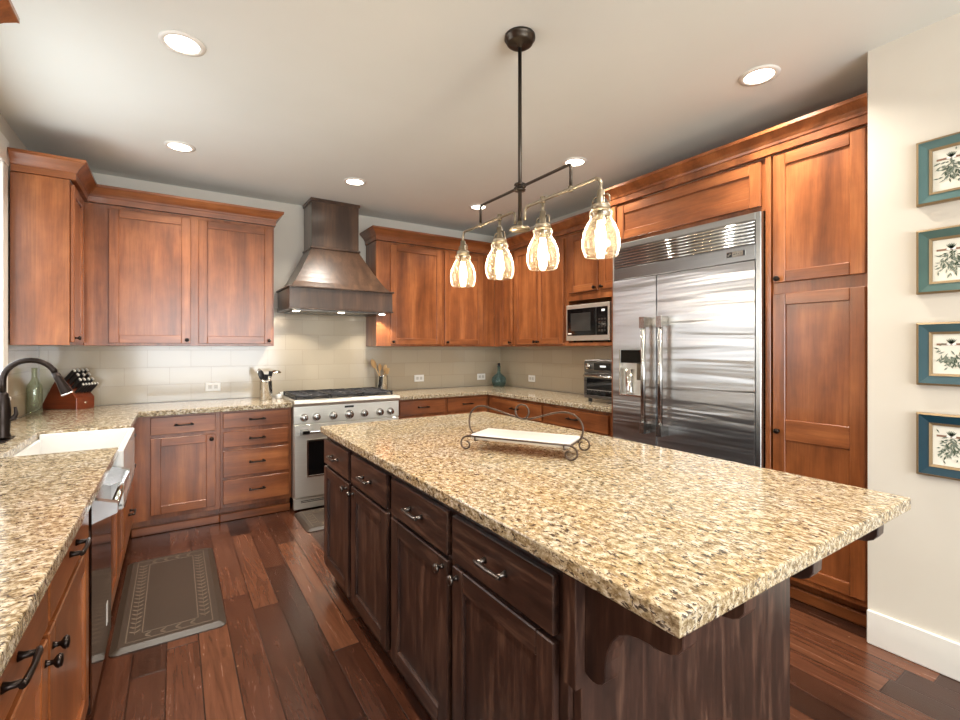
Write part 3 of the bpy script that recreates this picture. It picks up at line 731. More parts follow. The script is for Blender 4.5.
dL = m.build('door', steel_fridge, rf); dL['label'] = 'narrow left-hand steel door with ice dispenser'
dp = MB().box(FX+0.020, FX+0.026, dispY0, dispY1, dZ0, dZ1-0.09).build('dispenser_recess', steel_m, dL)
MB().box(FX-0.008, FX+0.027, dispY0, dispY1, dZ1-0.092, dZ1, 0.002).build('dispenser_panel', blackgloss_m, dL)
m = MB()
for (a, b_, c, d) in ((dispY0-0.008, dispY0, dZ0-0.008, dZ1+0.004), (dispY1, dispY1+0.008, dZ0-0.008, dZ1+0.004), (dispY0, dispY1, dZ0-0.010, dZ0)): m.box(FX-0.016, FX-0.0112, a, b_, c, d, 0.001)
m.build('dispenser_trim', chrome_m, dL)
m = MB().box(FX+0.004, FX+0.019, 2.128, 2.165, 1.14, 1.258, 0.004); m.lathe([(0.03, 0), (0.034, 0.17), (0.0, 0.171)], (FX+0.012, 2.225, 1.045), 'z', 14)
m.build('dispenser_paddle', chrome_m, dL)
for (yy, par) in ((2.046, dL), (1.914, dR)):
    hx = FX-0.075
    hb = MB().tube([(hx, yy, 0.80), (hx, yy, 1.565)], 0.0165, 16).build('handle', handle_steel, par)
    for (za, zb, sg) in ((1.500, 1.575, 1), (0.865, 0.790, -1)):
        m = MB()
        # wedge bracket: pointed on the door side, flat on the bar
        m.hexa([(FX-0.012, yy-0.017, za+0.075*sg), (FX-0.012, yy+0.017, za+0.075*sg), (FX-0.012, yy+0.017, za+0.015*sg), (FX-0.012, yy-0.017, za+0.015*sg)],
               [(hx-0.018, yy-0.019, zb), (hx-0.018, yy+0.019, zb), (hx-0.018, yy+0.019, za), (hx-0.018, yy-0.019, za)])
        m.build('handle_bracket', handle_steel, hb)

# ------------------------------------------------------------------ sink, faucet, dishwasher
sk = MB()
sx0, sx1, sy0, sy1, szt, szb = -0.625, -0.196, 2.690, 3.410, 0.9, 0.625
t = 0.022
sk.box(sx0, sx1, sy0, sy1, szb, szb+0.03, 0.006)
for (a, b_, c, d) in ((sx0, sx0+t, sy0, sy1), (sx1-0.03, sx1, sy0, sy1)): sk.box(a, b_, c, d, szb+0.01, szt if a > -0.3 else ZGB-0.001, 0.006)
for (c, d) in ((sy0, sy0+0.018), (sy1-0.018, sy1)):
    sk.box(-0.609, sx1-0.02, c, d, szb+0.01, szt, 0.004)
sink = thing('sink', 'white farmhouse apron sink set in the left granite worktop', 'sink', (-0.41, 3.05, 0.625))
sk.build('basin', white_m, sink)
MB().lathe([(0, 0), (0.045, 0), (0.045, 0.004), (0.03, 0.005), (0, 0.003)], (-0.42, 3.05, szb+0.0305), 'z', 20).build('drain', chrome_m, sink)
fx, fy = -0.703, 3.19
fa = thing('faucet', 'dark bronze gooseneck kitchen faucet behind the white sink', 'faucet', (fx, fy, ZG))
MB().box(fx-0.028, fx+0.028, fy-0.10, fy+0.10, ZG+0.0005, ZG+0.006, 0.003).build('deck_plate', bronze_m, fa)
MB().lathe([(0, 0.006), (0.030, 0.006), (0.031, 0.02), (0.026, 0.035), (0.029, 0.09), (0.031, 0.15), (0.026, 0.20), (0.022, 0.215), (0.022, 0.225), (0.014, 0.235), (0, 0.235)], (fx, fy, ZG), 'z', 22).build('body', bronze_m, fa)
pts = [(fx, fy, 1.14), (fx, fy, 1.19)]
for k in range(0, 15):
    a = pi-k*(pi*0.90)/14; pts.append((fx+0.099+0.099*cos(a), fy, 1.205+0.099*sin(a)))
MB().tube(pts, 0.0135, 14).build('spout', bronze_m, fa)
e = Vector(pts[-1]); dvec = (Vector(pts[-1])-Vector(pts[-2])).normalized()
zq = dvec; xq = Vector((0, 1, 0)); yq = zq.cross(xq)
Mq = Matrix((xq, yq, zq)).transposed()
sh = MB().lathe([(0.0, -0.004), (0.016, -0.004), (0.017, 0.02), (0.019, 0.055), (0.025, 0.105), (0.026, 0.112), (0.0, 0.112)], e, Mq, 18).build('spray_head', bronze_m, fa)
MB().lathe([(0.0, 0.1121), (0.0265, 0.1121), (0.0265, 0.120), (0.0, 0.120)], e, Mq, 18).build('nozzle_ring', chrome_m, sh)
MB().tube([(fx+0.015, fy, ZG+0.10), (fx+0.038, fy+0.008, ZG+0.105), (fx+0.046, fy+0.01, ZG+0.125), (fx+0.042, fy+0.01, ZG+0.16)], [0.013, 0.013, 0.009, 0.006], 10).build('lever', bronze_m, fa)

dw = thing('dishwasher', 'stainless dishwasher with bar handle left of the white sink', 'dishwasher', (-0.5, 2.37, 0))
MB().box(XL+0.02, XS-0.03, 2.074, 2.682, 0.10, ZT-0.002).build('tub', steel_dark, dw)
MB().box(XL+0.05, XS-0.07, 2.08, 2.676, 0.0, 0.10).build('kick_plate', black_m, dw)
dd = MB().box(XS-0.029, XS+0.004, 2.078, 2.678, 0.105, 0.865, 0.004).build('door', steel('brushed_steel_dishwasher', (150, 142, 134), 0.12), dw)
hx = XS+0.062
MB().tube([(hx, 2.10, 0.800), (hx, 2.656, 0.800)], 0.013, 14).build('handle', chrome_m, dd)
for (a, b_) in ((2.088, 2.125), (2.630, 2.667)):
    m = MB(); m.hexa([(XS+0.004, a, 0.755), (XS+0.004, b_, 0.755), (hx+0.012, b_, 0.782), (hx+0.012, a, 0.782)], [(XS+0.004, a, 0.838), (XS+0.004, b_, 0.838), (hx+0.012, b_, 0.816), (hx+0.012, a, 0.816)])
    m.build('handle_bracket', handle_steel, dd)
MB().box(XS+0.0042, XS+0.0052, 2.50, 2.54, 0.20, 0.29).build('energy_tag', plate_m, dd)

# ------------------------------------------------------------------ microwave and toaster oven
MX = 3.005; my0, my1, mz0, mz1 = 2.655, 3.165, 1.432, 1.752
mw = thing('microwave', 'black and steel microwave on the shelf left of the refrigerator', 'microwave', (3.15, 2.92, 1.416))
MB().box(MX+0.03, XR-0.06, my0, my1, mz0, mz1, 0.004).build('body', steel_dark, mw)
ft = MB().box(MX, MX+0.029, my0, my1, mz0, mz1, 0.004).build('front_frame', steel_m, mw)
MB().box(MX-0.004, MX, 2.80, my1-0.018, mz0+0.045, mz1-0.035, 0.002).build('door', blackgloss_m, mw)
MB().box(MX-0.0052, MX-0.0042, 2.86, my1-0.065, mz0+0.085, mz1-0.075).build('window', mesh_m, mw)
cp = MB().box(MX-0.004, MX, my0+0.018, 2.797, mz0+0.045, mz1-0.035, 0.002).build('control_panel', blackgloss_m, mw)
MB().box(MX-0.0055, MX-0.0042, 2.70, 2.735, mz1-0.075, mz1-0.058).build('display', led_m, cp)
m = MB()
for i in range(4):
    for j in range(3): m.box(MX-0.0055, MX-0.0042, 2.69+j*0.03, 2.71+j*0.03, mz0+0.075+i*0.032, mz0+0.092+i*0.032)
m.build('button', steel_dark, cp)
MB().box(MX-0.0052, MX-0.0042, my1-0.075, my1-0.03, mz0+0.058, mz0+0.068).build('label_strip', plate_m, mw)
m = MB()
for yy in (my0+0.05, my1-0.05):
    for xx in (MX+0.06, XR-0.11): m.lathe([(0, 0), (0.015, 0), (0.013, 0.017), (0, 0.017)], (xx, yy, 1.4155), 'z', 12)
m.build('foot', black_m, mw)

TX = 2.925; ty0, ty1, tz0, tz1 = 2.440, 2.862, 0.945, 1.268
to = thing('toaster_oven', 'dark steel toaster oven on the granite worktop beside the refrigerator', 'toaster oven', (3.1, 2.65, ZG))
MB().box(TX+0.012, XR-0.08, ty0, ty1, tz0, tz1, 0.012).build('body', steel_dark, to)
MB().box(TX, TX+0.0115, ty0, ty1, tz1-0.105, tz1-0.004, 0.004).build('control_panel', steel_dark, to)
MB().box(TX-0.002, TX, ty0+0.13, ty1-0.115, tz1-0.085, tz1-0.025).build('display', display_m, to)
MB().box(TX-0.003, TX-0.002, 2.62, 2.68, tz1-0.060, tz1-0.046).build('clock_digits', led_m, to)
for yy in (ty1-0.055, ty0+0.055):
    MB().lathe([(0, 0), (0.026, 0), (0.024, 0.018), (0, 0.020)], (TX-0.0005, yy, tz1-0.055), '-x', 20).build('knob', chrome_m, to)
td = MB()
td.box(TX, TX+0.0115, ty0, ty1, tz1-0.155, tz1-0.108, 0.003); td.box(TX, TX+0.0115, ty0, ty1, tz0, tz0+0.028, 0.003)
td.box(TX, TX+0.0115, ty0, ty0+0.03, tz0+0.028, tz1-0.155); td.box(TX, TX+0.0115, ty1-0.03, ty1, tz0+0.028, tz1-0.155)
tdo = td.build('door', steel_dark, to)
MB().box(TX+0.004, TX+0.010, ty0+0.03, ty1-0.03, tz0+0.028, tz1-0.155).build('glass_window', blackgloss_m, tdo)
m = MB().tube([(TX-0.034, ty0+0.03, tz1-0.135), (TX-0.034, ty1-0.03, tz1-0.135)], 0.009, 12)
for yy in (ty0+0.045, ty1-0.045): m.tube([(TX-0.034, yy, tz1-0.135), (TX+0.001, yy, tz1-0.135)], 0.006, 8)
m.build('handle', chrome_m, tdo)
m = MB()
for i in range(11): m.box(TX+0.0005, TX+0.0035, ty0+0.045+i*0.032, ty0+0.048+i*0.032, tz0+0.062, tz0+0.066)
m.box(TX+0.0005, TX+0.0035, ty0+0.035, ty1-0.035, tz0+0.070, tz0+0.075)
m.build('rack', chrome_m, tdo)
m = MB()
for yy in (ty0+0.045, ty1-0.045):
    for xx in (TX+0.03, XR-0.12): m.box(xx-0.012, xx+0.012, yy-0.015, yy+0.015, ZG+0.0005, tz0, 0.003)
m.build('foot', black_m, to)

# ------------------------------------------------------------------ pendant fixture
PX = 1.280; PY = 1.640
pf = thing('pendant_light', 'bronze pipe pendant with four seeded glass shades above the island', 'pendant light', (PX, PY, 1.69))
MB().lathe([(0, 0.0), (0.068, 0.0), (0.068, -0.012), (0.060, -0.016), (0.058, -0.030), (0.050, -0.036), (0.012, -0.038), (0.010, -0.050), (0, -0.050)], (PX, PY, ZC-0.0005), 'z', 28).build('canopy', pewter_dark, pf)
MB().tube([(PX, PY, ZC-0.05), (PX, PY, 1.915)], 0.0085, 12).build('stem', pewter_dark, pf)
zU, zLo = 2.075, 1.978
m = MB(); pt = []
y0, y1 = PY-0.318, PY+0.318
m.tube([(PX, y0, zLo), (PX, y0, zU-0.012), (PX, y0+0.004, zU-0.004), (PX, y0+0.012, zU), (PX, y1-0.012, zU), (PX, y1-0.004, zU-0.004), (PX, y1, zU-0.012), (PX, y1, zLo)], 0.0065, 10)
m.build('upper_bar', pewter_dark, pf)
m = MB().lathe([(0, -0.016), (0.024, -0.016), (0.026, -0.010), (0.017, -0.007), (0.017, 0.007), (0.026, 0.010), (0.024, 0.016), (0, 0.016)], (PX, PY, zU), 'z', 18)
for yy in (PY-0.026, PY+0.026): m.lathe([(0, -0.006), (0.011, -0.006), (0.011, 0.006), (0, 0.006)], (PX, yy, zU), 'y', 12)
m.build('hub', pewter_dark, pf)
m = MB().lathe([(0, 0), (0.045, 0), (0.047, 0.008), (0.040, 0.014), (0.014, 0.020), (0.011, 0.04), (0, 0.04)], (PX, PY, 1.885), 'z', 24); m.build('finial', pewter_m, pf)
SH = [PY+0.488, PY+0.154, PY-0.154, PY-0.470]
for (ya, yb_) in ((PY+0.488, PY+0.035), (PY-0.470, PY-0.035)):
    s_ = 1 if yb_ > ya else -1
    m = MB().tube([(PX, ya, 1.905), (PX, ya, zLo-0.022), (PX, ya+0.007*s_, zLo-0.006), (PX, ya+0.022*s_, zLo), (PX, yb_-0.022*s_, zLo), (PX, yb_-0.007*s_, zLo-0.006), (PX, yb_, zLo-0.022), (PX, yb_, 1.922)], 0.0065, 10)
    m.build('lower_bar', pewter_m, pf)
    m = MB()
    yi = PY+0.154 if ya > PY else PY-0.154
    m.lathe([(0, -0.012), (0.011, -0.012), (0.011, 0.014), (0, 0.016)], (PX, yi, zLo), 'z', 12)
    yo = y1 if ya > PY else y0
    m.lathe([(0, -0.010), (0.0105, -0.010), (0.0105, 0.010), (0, 0.010)], (PX, yo, zLo), 'z', 12)
    m.build('tee', pewter_m, pf)
    MB().tube([(PX, yi, zLo-0.01), (PX, yi, 1.905)], 0.0065, 10).build('drop', pewter_m, pf)
for yy in SH:
    zt = 1.856
    m = MB().lathe([(0, 0.065), (0.013, 0.065), (0.014, 0.02), (0.018, 0.016), (0.030, 0.012), (0.034, 0.006), (0.034, -0.010), (0.0, -0.010)], (PX, yy, zt+0.0105), 'z', 20)
    for sgn in (-1, 1): m.tube([(PX, yy+0.041*sgn, zt+0.022), (PX, yy+0.040*sgn, zt+0.044), (PX, yy+0.030*sgn, zt+0.054), (PX, yy+0.014*sgn, zt+0.052)], 0.003, 6)
    m.build('shade_holder', pewter_m, pf)
    prof = [(0.036, zt), (0.041, zt-0.006), (0.041, zt-0.012), (0.037, zt-0.020), (0.039, zt-0.030), (0.051, zt-0.050), (0.062, zt-0.078), (0.0675, zt-0.108), (0.066, zt-0.135), (0.059, zt-0.157), (0.055, zt-0.163)]
    inner = [(r-0.003, z) for r, z in reversed(prof)]
    MB().lathe(prof+inner, (PX, yy, 0), 'z', 32).build('glass_shade', shade_glass, pf)
    MB().lathe([(0, 0.0), (0.013, 0.0), (0.013, -0.035), (0, -0.036)], (PX, yy, zt-0.001), 'z', 14).build('socket', pewter_m, pf)
    MB().lathe([(0, zt-0.140), (0.008, zt-0.138), (0.016, zt-0.126), (0.019, zt-0.105), (0.017, zt-0.08), (0.012, zt-0.052), (0.011, zt-0.037), (0, zt-0.037)], (PX, yy, 0), 'z', 18).build('bulb', bulb_m, pf)

# ------------------------------------------------------------------ recessed ceiling lights
CAN_LAB = ['bright recessed ceiling light nearest the top left corner', 'recessed ceiling light above the left wall cabinets', 'recessed ceiling light directly in front of the range hood',
           'recessed ceiling light behind the far left pendant arm', 'recessed ceiling light beside the near pendant arm above refrigerator', 'bright recessed ceiling light on the right near the pantry']
for (x, y), lab in zip(CANS, CAN_LAB):
    r = thing('recessed_light', lab, 'ceiling light', (x, y, ZC), group='recessed ceiling lights')
    MB().lathe([(0.068, -0.001), (0.092, -0.001), (0.092, -0.004), (0.070, -0.008), (0.068, -0.006)], (x, y, ZC), 'z', 32).build('trim_ring', trim_m, r)
    MB().lathe([(0, -0.001), (0.067, -0.001), (0.067, -0.004), (0, -0.004)], (x, y, ZC), 'z', 32).build('lens', lens_m, r)

# ------------------------------------------------------------------ pictures on the partition wall
PZ = [(1.973, 2.247), (1.595, 1.868), (1.207, 1.473), (0.823, 1.089)]
FC = [(84, 114, 112), (68, 96, 90), (52, 82, 90), (24, 58, 72)]  # one teal paint; the differing light is put into each frame's colour
PL = ['teal framed herb print, topmost of four on the right wall', 'teal framed herb print with pale green leaves, second from top', 'darker teal framed herb print with trailing leaves, third from top', 'darkest teal framed herb print, lowest of four on the right wall']
rnd = random.Random(3)
for i, ((z0, z1), c, lab) in enumerate(zip(PZ, FC, PL)):
    y1, y0 = 0.665, 0.452; zc = (z0+z1)/2
    p = thing('framed_print', lab, 'picture', (XP, (y0+y1)/2, z0), group='framed herb prints')
    def ring(m, o, i_, xa, xb, mi=0):
        (a0, a1, b0, b1) = (y0+o, y1-o, z0+o, z1-o); (c0, c1, d0, d1) = (y0+i_, y1-i_, z0+i_, z1-i_)
        A = [(a0, b0), (a1, b0), (a1, b1), (a0, b1)]; B = [(c0, d0), (c1, d0), (c1, d1), (c0, d1)]
        for k in range(4):
            k2 = (k+1) % 4
            m.hexa([(XP-0.0005, *A[k]), (XP-0.0005, *A[k2]), (XP-0.0005, *B[k2]), (XP-0.0005, *B[k])], [(XP-xa, *A[k]), (XP-xa, *A[k2]), (XP-xb, *B[k2]), (XP-xb, *B[k])], mi)
        return m
    ring(MB(), 0.008, 0.040, 0.022, 0.014).build('frame', teal_frame('teal_frame_%d' % i, c), p)
    ring(MB(), 0.0, 0.008, 0.020, 0.025).build('outer_edge', gold_m, p)
    ring(MB(), 0.040, 0.050, 0.017, 0.013).build('inner_edge', gold_m, p)
    pr = MB().box(XP-0.006, XP-0.001, y0+0.048, y1-0.048, z0+0.048, z1-0.048).build('print', paper_m, p)
    xf = XP-0.0064; yc = (y0+y1)/2; zt = z1-0.048-0.045
    MB().box(xf-0.0004, xf+0.0003, yc-0.045, yc+0.045, zt-0.004, zt+0.004).build('printed_twig', twig_m, pr)
    m = MB(); m2 = MB()
    for k in range(95):
        a = rnd.gauss(0, 0.75); d = abs(rnd.gauss(0.045, 0.022))
        if i == 2: d = abs(rnd.gauss(0.055, 0.012))
        yy = yc+sin(a)*d*0.8; zz = zt-0.01-cos(a)*d*1.15
        if abs(yy-yc) > 0.046 or zz < z0+0.06: continue
        ang = a+rnd.uniform(-0.9, 0.9); l, wd = rnd.uniform(0.006, 0.012), rnd.uniform(0.002, 0.0035)
        q = []
        for (u, v) in ((-l, 0), (0, -wd), (l, 0), (0, wd)): q.append((yy+u*sin(ang)+v*cos(ang), zz-u*cos(ang)+v*sin(ang)))
        (m if k % 3 else m2).prism(q, 'x', xf-0.0006-0.00001*k, xf)
    for k in range(7):
        ang = pi+(k-3)*0.22; (m if k % 2 else m2).prism([(yc, zt), (yc+0.012*sin(ang)+0.003, zt-0.012*cos(ang)), (yc+0.026*sin(ang), zt-0.026*cos(ang)), (yc+0.012*sin(ang)-0.003, zt-0.012*cos(ang))], 'x', xf-0.0006, xf)
    m.build('printed_leaves', leaf_m, pr); m2.build('printed_dark_leaves', leaf_dk, pr)
    m = MB()
    for sg in (-1, 1): m.prism([(yc, zt), (yc+sg*0.012, zt+0.007), (yc+sg*0.015, zt-0.001), (yc+sg*0.006, zt-0.004)], 'x', xf-0.0014, xf-0.0007)
    m.build('printed_bow', ribbon_m, pr)

# ------------------------------------------------------------------ mats
def mat_border(x0, x1, y0, y1, z):
    m = MB()
    for o in (0.045, 0.105):
        m.box(x0+o, x1-o, y0+o, y0+o+0.004, z, z+0.0012); m.box(x0+o, x1-o, y1-o-0.004, y1-o, z, z+0.0012)
        m.box(x0+o, x0+o+0.004, y0+o, y1-o, z, z+0.0012); m.box(x1-o-0.004, x1-o, y0+o, y1-o, z, z+0.0012)
    def leaf(cx, cy, ang, l=0.022, wd=0.007):
        q = []
        for (u, v) in ((-l, 0), (-l*0.3, -wd), (l*0.4, -wd*0.8), (l, 0), (l*0.4, wd*0.8), (-l*0.3, wd)): q.append((cx+u*cos(ang)-v*sin(ang), cy+u*sin(ang)+v*cos(ang)))
        m.prism(q, 'z', z, z+0.0014)
    n = int((y1-y0-0.22)/0.042)
    for k in range(n):
        y = y0+0.125+k*(y1-y0-0.25)/(n-1)
        for xx in (x0+0.077, x1-0.077):
            for sg in (-1, 1): leaf(xx+0.011*sg, y+0.008, pi/2-sg*0.75, 0.017, 0.005)
            m.box(xx-0.001, xx+0.001, y-0.02, y+0.02, z, z+0.0011)
    n = int((x1-x0-0.22)/0.05)
    for k in range(n):
        x = x0+0.13+k*(x1-x0-0.26)/(n-1)
        for yy in (y0+0.077, y1-0.077):
            for sg in (-1, 1): leaf(x, yy+0.011*sg, sg*0.75, 0.017, 0.005)
    return m
def mat_body(x0, x1, y0, y1, h, sl):
    m = MB()
    b = [(x0, y0), (x1, y0), (x1, y1), (x0, y1)]
    def rnd_rect(x0, x1, y0, y1, r):
        P = []
        for (cx, cy, a0) in ((x1-r, y1-r, 0), (x0+r, y1-r, pi/2), (x0+r, y0+r, pi), (x1-r, y0+r, 1.5*pi)):
            for k in range(5): P.append((cx+r*cos(a0+k*pi/8), cy+r*sin(a0+k*pi/8)))
        return P
    A = rnd_rect(x0, x1, y0, y1, 0.03); B = rnd_rect(x0+sl, x1-sl, y0+sl, y1-sl, 0.015)
    va = [m.bm.verts.new((*p, 0.0005)) for p in A]; vm = [m.bm.verts.new((*p, 0.005)) for p in A]; vb = [m.bm.verts.new((*p, h)) for p in B]
    n = len(A)
    for a, b in ((va, vm), (vm, vb)):
        for k in range(n): m.bm.faces.new([a[k], a[(k+1) % n], b[(k+1) % n], b[k]])
    m.bm.faces.new(list(reversed(va))); m.bm.faces.new(vb)
    return m
mt = thing('floor_mat', 'dark brown cushioned mat with leaf border in front of the sink', 'mat', (-0.015, 3.14, 0), group='kitchen floor mats')
mat_body(-0.245, 0.216, 2.61, 3.68, 0.019, 0.03).build('mat_body', rubber_m, mt)
mat_border(-0.235, 0.206, 2.62, 3.67, 0.0191).build('relief_border', rubber_line, mt)
mt = thing('floor_mat', 'dark brown mat on the floor in front of the steel range', 'mat', (1.28, 3.83, 0), group='kitchen floor mats')
mat_body(0.82, 1.74, 3.59, 4.066, 0.019, 0.03).build('mat_body', rubber_m, mt)
mat_border(0.83, 1.73, 3.60, 4.058, 0.0191).build('relief_border', rubber_line, mt)

# ------------------------------------------------------------------ outlets
def outlet(loc, rotz, lab):
    r = thing('wall_outlet', lab, 'outlet', loc, rotz, 'white wall outlets', local=True)
    p = MB().box(-0.058, 0.058, -0.006, 0.0, -0.037, 0.037, 0.002).build('cover_plate', plate_m, r)
    m = MB()
    for s_ in (-0.022, 0.022): m.box(s_-0.016, s_+0.016, -0.0075, -0.006, -0.017, 0.017, 0.0006)
    q = m.build('socket', socket_m, r)
    m = MB()
    for s_ in (-0.022, 0.022):
        for d in (-0.006, 0.006): m.box(s_-0.004, s_+0.004, -0.0082, -0.0075, d-0.001, d+0.001)
    m.build('slot', steel_dark, q)
outlet((0.283, YB-0.0105, 1.026), 0, 'white wall outlet left of the steel utensil crock')
outlet((2.275, YB-0.0105, 1.032), 0, 'white wall outlet between wooden spoons and corner, on the back wall')
outlet((3.10, YB-0.0105, 1.022), 0, 'white wall outlet on the back wall beside the teal bottle')
outlet((XR-0.0105, 4.109, 1.023), RR, 'white wall outlet on the right wall, right of the teal bottle')

# ------------------------------------------------------------------ worktop items
# pale green bottle
bx, by = -0.803, 4.35
MB_ = MB().lathe([(0, 0.001), (0.040, 0.001), (0.043, 0.008), (0.043, 0.165), (0.038, 0.20), (0.020, 0.232), (0.016, 0.25), (0.015, 0.30), (0.018, 0.302), (0.018, 0.315), (0.014, 0.316),
                  (0.012, 0.30), (0.013, 0.25), (0.017, 0.230), (0.035, 0.198), (0.040, 0.165), (0.040, 0.012), (0, 0.010)], (bx, by, ZG), 'z', 28)
tag(MB_.build('bottle', bottle_glass, origin=(bx, by, ZG)), 'tall pale green glass bottle behind the faucet, beside the knife block', 'bottle')
# teal demijohn bottle
bx, by = 3.20, 4.50
b = thing('bottle', 'round teal glass bottle with dark cork in the right corner of the worktop', 'bottle', (bx, by, ZG))
MB().lathe([(0, 0.001), (0.055, 0.001), (0.066, 0.012), (0.083, 0.045), (0.086, 0.075), (0.078, 0.105), (0.052, 0.135), (0.026, 0.152), (0.018, 0.17), (0.016, 0.225), (0.020, 0.228), (0.020, 0.238), (0.015, 0.239),
            (0.012, 0.225), (0.014, 0.17), (0.022, 0.150), (0.049, 0.132), (0.075, 0.104), (0.083, 0.075), (0.080, 0.046), (0.063, 0.015), (0, 0.012)], (bx, by, ZG), 'z', 32).build('glass_body', teal_glass, b)
MB().lathe([(0, 0.228), (0.0118, 0.228), (0.0155, 0.2395), (0.0165, 0.275), (0, 0.277)], (bx, by, ZG), 'z', 16).build('stopper', black_m, b)

# knife block: local frame, x along the long side, front (knives) at +x
O = Vector((-0.600, 4.475, ZG+0.0005)); ang = math.atan2(-0.62, 0.78)
KM = Matrix.Translation(O) @ Matrix.Rotation(ang, 4, 'Z')
kb = thing('knife_block', 'slanted dark wooden knife block on the worktop left of the outlet', 'knife block', tuple(O), ang, local=True)
prof = [(-0.30, 0.0), (0.0, 0.0), (0.0, 0.085), (-0.012, 0.098), (-0.135, 0.225), (-0.165, 0.228)]
MB().prism(prof, 'y', 0.0, 0.145, 0.003).build('block', block_m, kb)
MB().lathe([(0, 0), (0.009, 0), (0.009, 0.001), (0, 0.0012)], (0.0003, 0.072, 0.045), 'x', 14).build('emblem', pewter_m, kb)
sl0 = Vector((-0.012, 0, 0.098)); sl1 = Vector((-0.135, 0, 0.225)); sv = sl1-sl0
nrm = Vector((-sv.z*-1, 0, -sv.x*1)).normalized()   # outward, up and forward
nrm = Vector((0.719, 0, 0.695))
def knife(fr, y, L, rad, lab):
    base = sl0+sv*fr+Vector((0, y, 0))
    r = thing('knife', lab, 'knife', tuple(KM @ base), ang, 'knives in the wooden block', local=True)
    ax = nrm; side = Vector((0, 1, 0)); up = ax.cross(side)
    R = Matrix((side, up, ax)).transposed()
    def bx(x0, x1, y0, y1, z0, z1, bev):
        m = MB().box(x0, x1, y0, y1, z0, z1, bev); m.xf(R.to_4x4()); return m
    bx(-rad*0.62, rad*0.62, -rad*1.25, rad*1.25, 0.012, L, 0.003).build('handle', handle_m, r)
    bx(-rad*0.68, rad*0.68, -rad*1.30, rad*1.30, 0.0008, 0.012, 0.001).build('bolster', chrome_m, r)
    bx(-rad*0.66, rad*0.66, -rad*1.32, rad*1.32, L, L+0.013, 0.003).build('end_cap', cap_m, r)
ordn = ['leftmost', 'second from left', 'third from left', 'fourth from left', 'fifth from left', 'rightmost']
for k in range(4): knife(0.88, 0.022+k*0.0335, 0.105, 0.0095, 'black knife with steel end cap, %s in the top row of the block' % (ordn[k] if k < 3 else 'rightmost'))
for k in range(3): knife(0.66, 0.028+k*0.045, 0.100, 0.0095, 'black knife in the second row of the block, %s of three' % ('leftmost', 'middle', 'rightmost')[k])
for k in range(4): knife(0.42, 0.022+k*0.0335, 0.092, 0.0090, 'black knife in the third row of the block, %s' % (ordn[k] if k < 3 else 'rightmost'))
for k in range(6): knife(0.15, 0.014+k*0.0232, 0.092, 0.0070, 'slim steak knife in the bottom row of the block, %s' % ordn[k])

# utensil crocks
def crock(x, y, r, h, lab):
    m = MB().lathe([(0, 0.001), (r*0.97, 0.001), (r, 0.006), (r, h-0.004), (r*1.03, h), (r*0.95, h), (r*0.93, h-0.005), (r*0.93, 0.010), (0, 0.010)], (x, y, ZG), 'z', 28)
    return tag(m.build('utensil_crock', chrome_m, origin=(x, y, ZG)), lab, 'utensil holder', 'steel utensil crocks')
c1 = (0.672, 4.47); crock(*c1, 0.052, 0.165, 'polished steel crock of black utensils left of the range')
def stick(p0, p1, r0, r1): return MB().tube([p0, p1], [r0, r1], 8)
def utensil(kind, label, base, tip, mat_h, mat_e, group, size=0.03):
    base = Vector(base); tip = Vector(tip); d = (tip-base).normalized()
    r = thing(kind, label, 'utensil', tuple(base), group=group)
    MB().tube([base, base.lerp(tip, 0.6), tip], [0.005, 0.0055, 0.0045], 8).build('handle', mat_h, r)
    side = d.cross(Vector((0.25, -1, 0.1))).normalized(); nn = d.cross(side)
    R = Matrix((side, nn, d)).transposed()
    if kind == 'ladle':
        h = []
        for k in range(7): a = pi/2*k/6; h.append((size*1.2*sin(a), -size*0.75*cos(a)))
        h += [(size*1.12*sin(pi/2*k/6), -size*0.66*cos(pi/2*k/6)) for k in range(6, -1, -1)]
        MB().lathe(h, tip+Vector((size*0.9, -size*0.2, 0.006)), Matrix(((1, 0, 0), (0, -1, 0), (0, 0, -1))), 18).build('bowl', mat_e, r)
    elif kind == 'spatula':
        m = MB().box(-size, size, -0.002, 0.002, 0, size*2.6, 0.0015); m.xf(Matrix.Translation(tip) @ R.to_4x4()); m.build('blade', mat_e, r)
    elif kind == 'whisk':
        m = MB()
        for k in range(5):
            a = pi*k/5; pts = []
            for q in range(13):
                t_ = pi*q/12; rad = size*sin(t_)*0.9
                pts.append(tip+R @ Vector((size*0.75*cos(t_)*1.0*cos(a) if False else rad*cos(a)*(1 if q <= 6 else 1)*(1), rad*sin(a), size*1.4*(1-cos(t_)))))
            m.tube(pts, 0.0012, 5)
        m.build('wire_head', mat_e, r)
    else:
        M = Matrix.Translation(tip) @ R.to_4x4()
        m = MB().ellipsoid((0, 0, size*1.1), (size*0.85, size*0.22, size*1.45), 14); m.xf(M); m.build('bowl', mat_e, r)
x, y = c1; g = 'utensils in the left steel crock'
utensil('ladle', 'steel ladle hanging over the right of the left crock', (x+0.000, y+0.020, ZG+0.0125), (x+0.050, y+0.020, ZG+0.224), chrome_m, chrome_m, g, 0.038)
utensil('spoon', 'black serving spoon leaning left in the left crock', (x+0.004, y-0.030, ZG+0.0125), (x-0.034, y-0.030, ZG+0.184), chrome_m, black_m, g, 0.031)
utensil('spatula', 'black spatula standing in the middle of the left crock', (x-0.014, y-0.002, ZG+0.0125), (x-0.003, y-0.004, ZG+0.172), chrome_m, black_m, g, 0.019)
utensil('spatula', 'narrow black turner leaning right behind the ladle in the left crock', (x+0.000, y-0.016, ZG+0.0125), (x+0.030, y-0.020, ZG+0.205), chrome_m, black_m, g, 0.017)
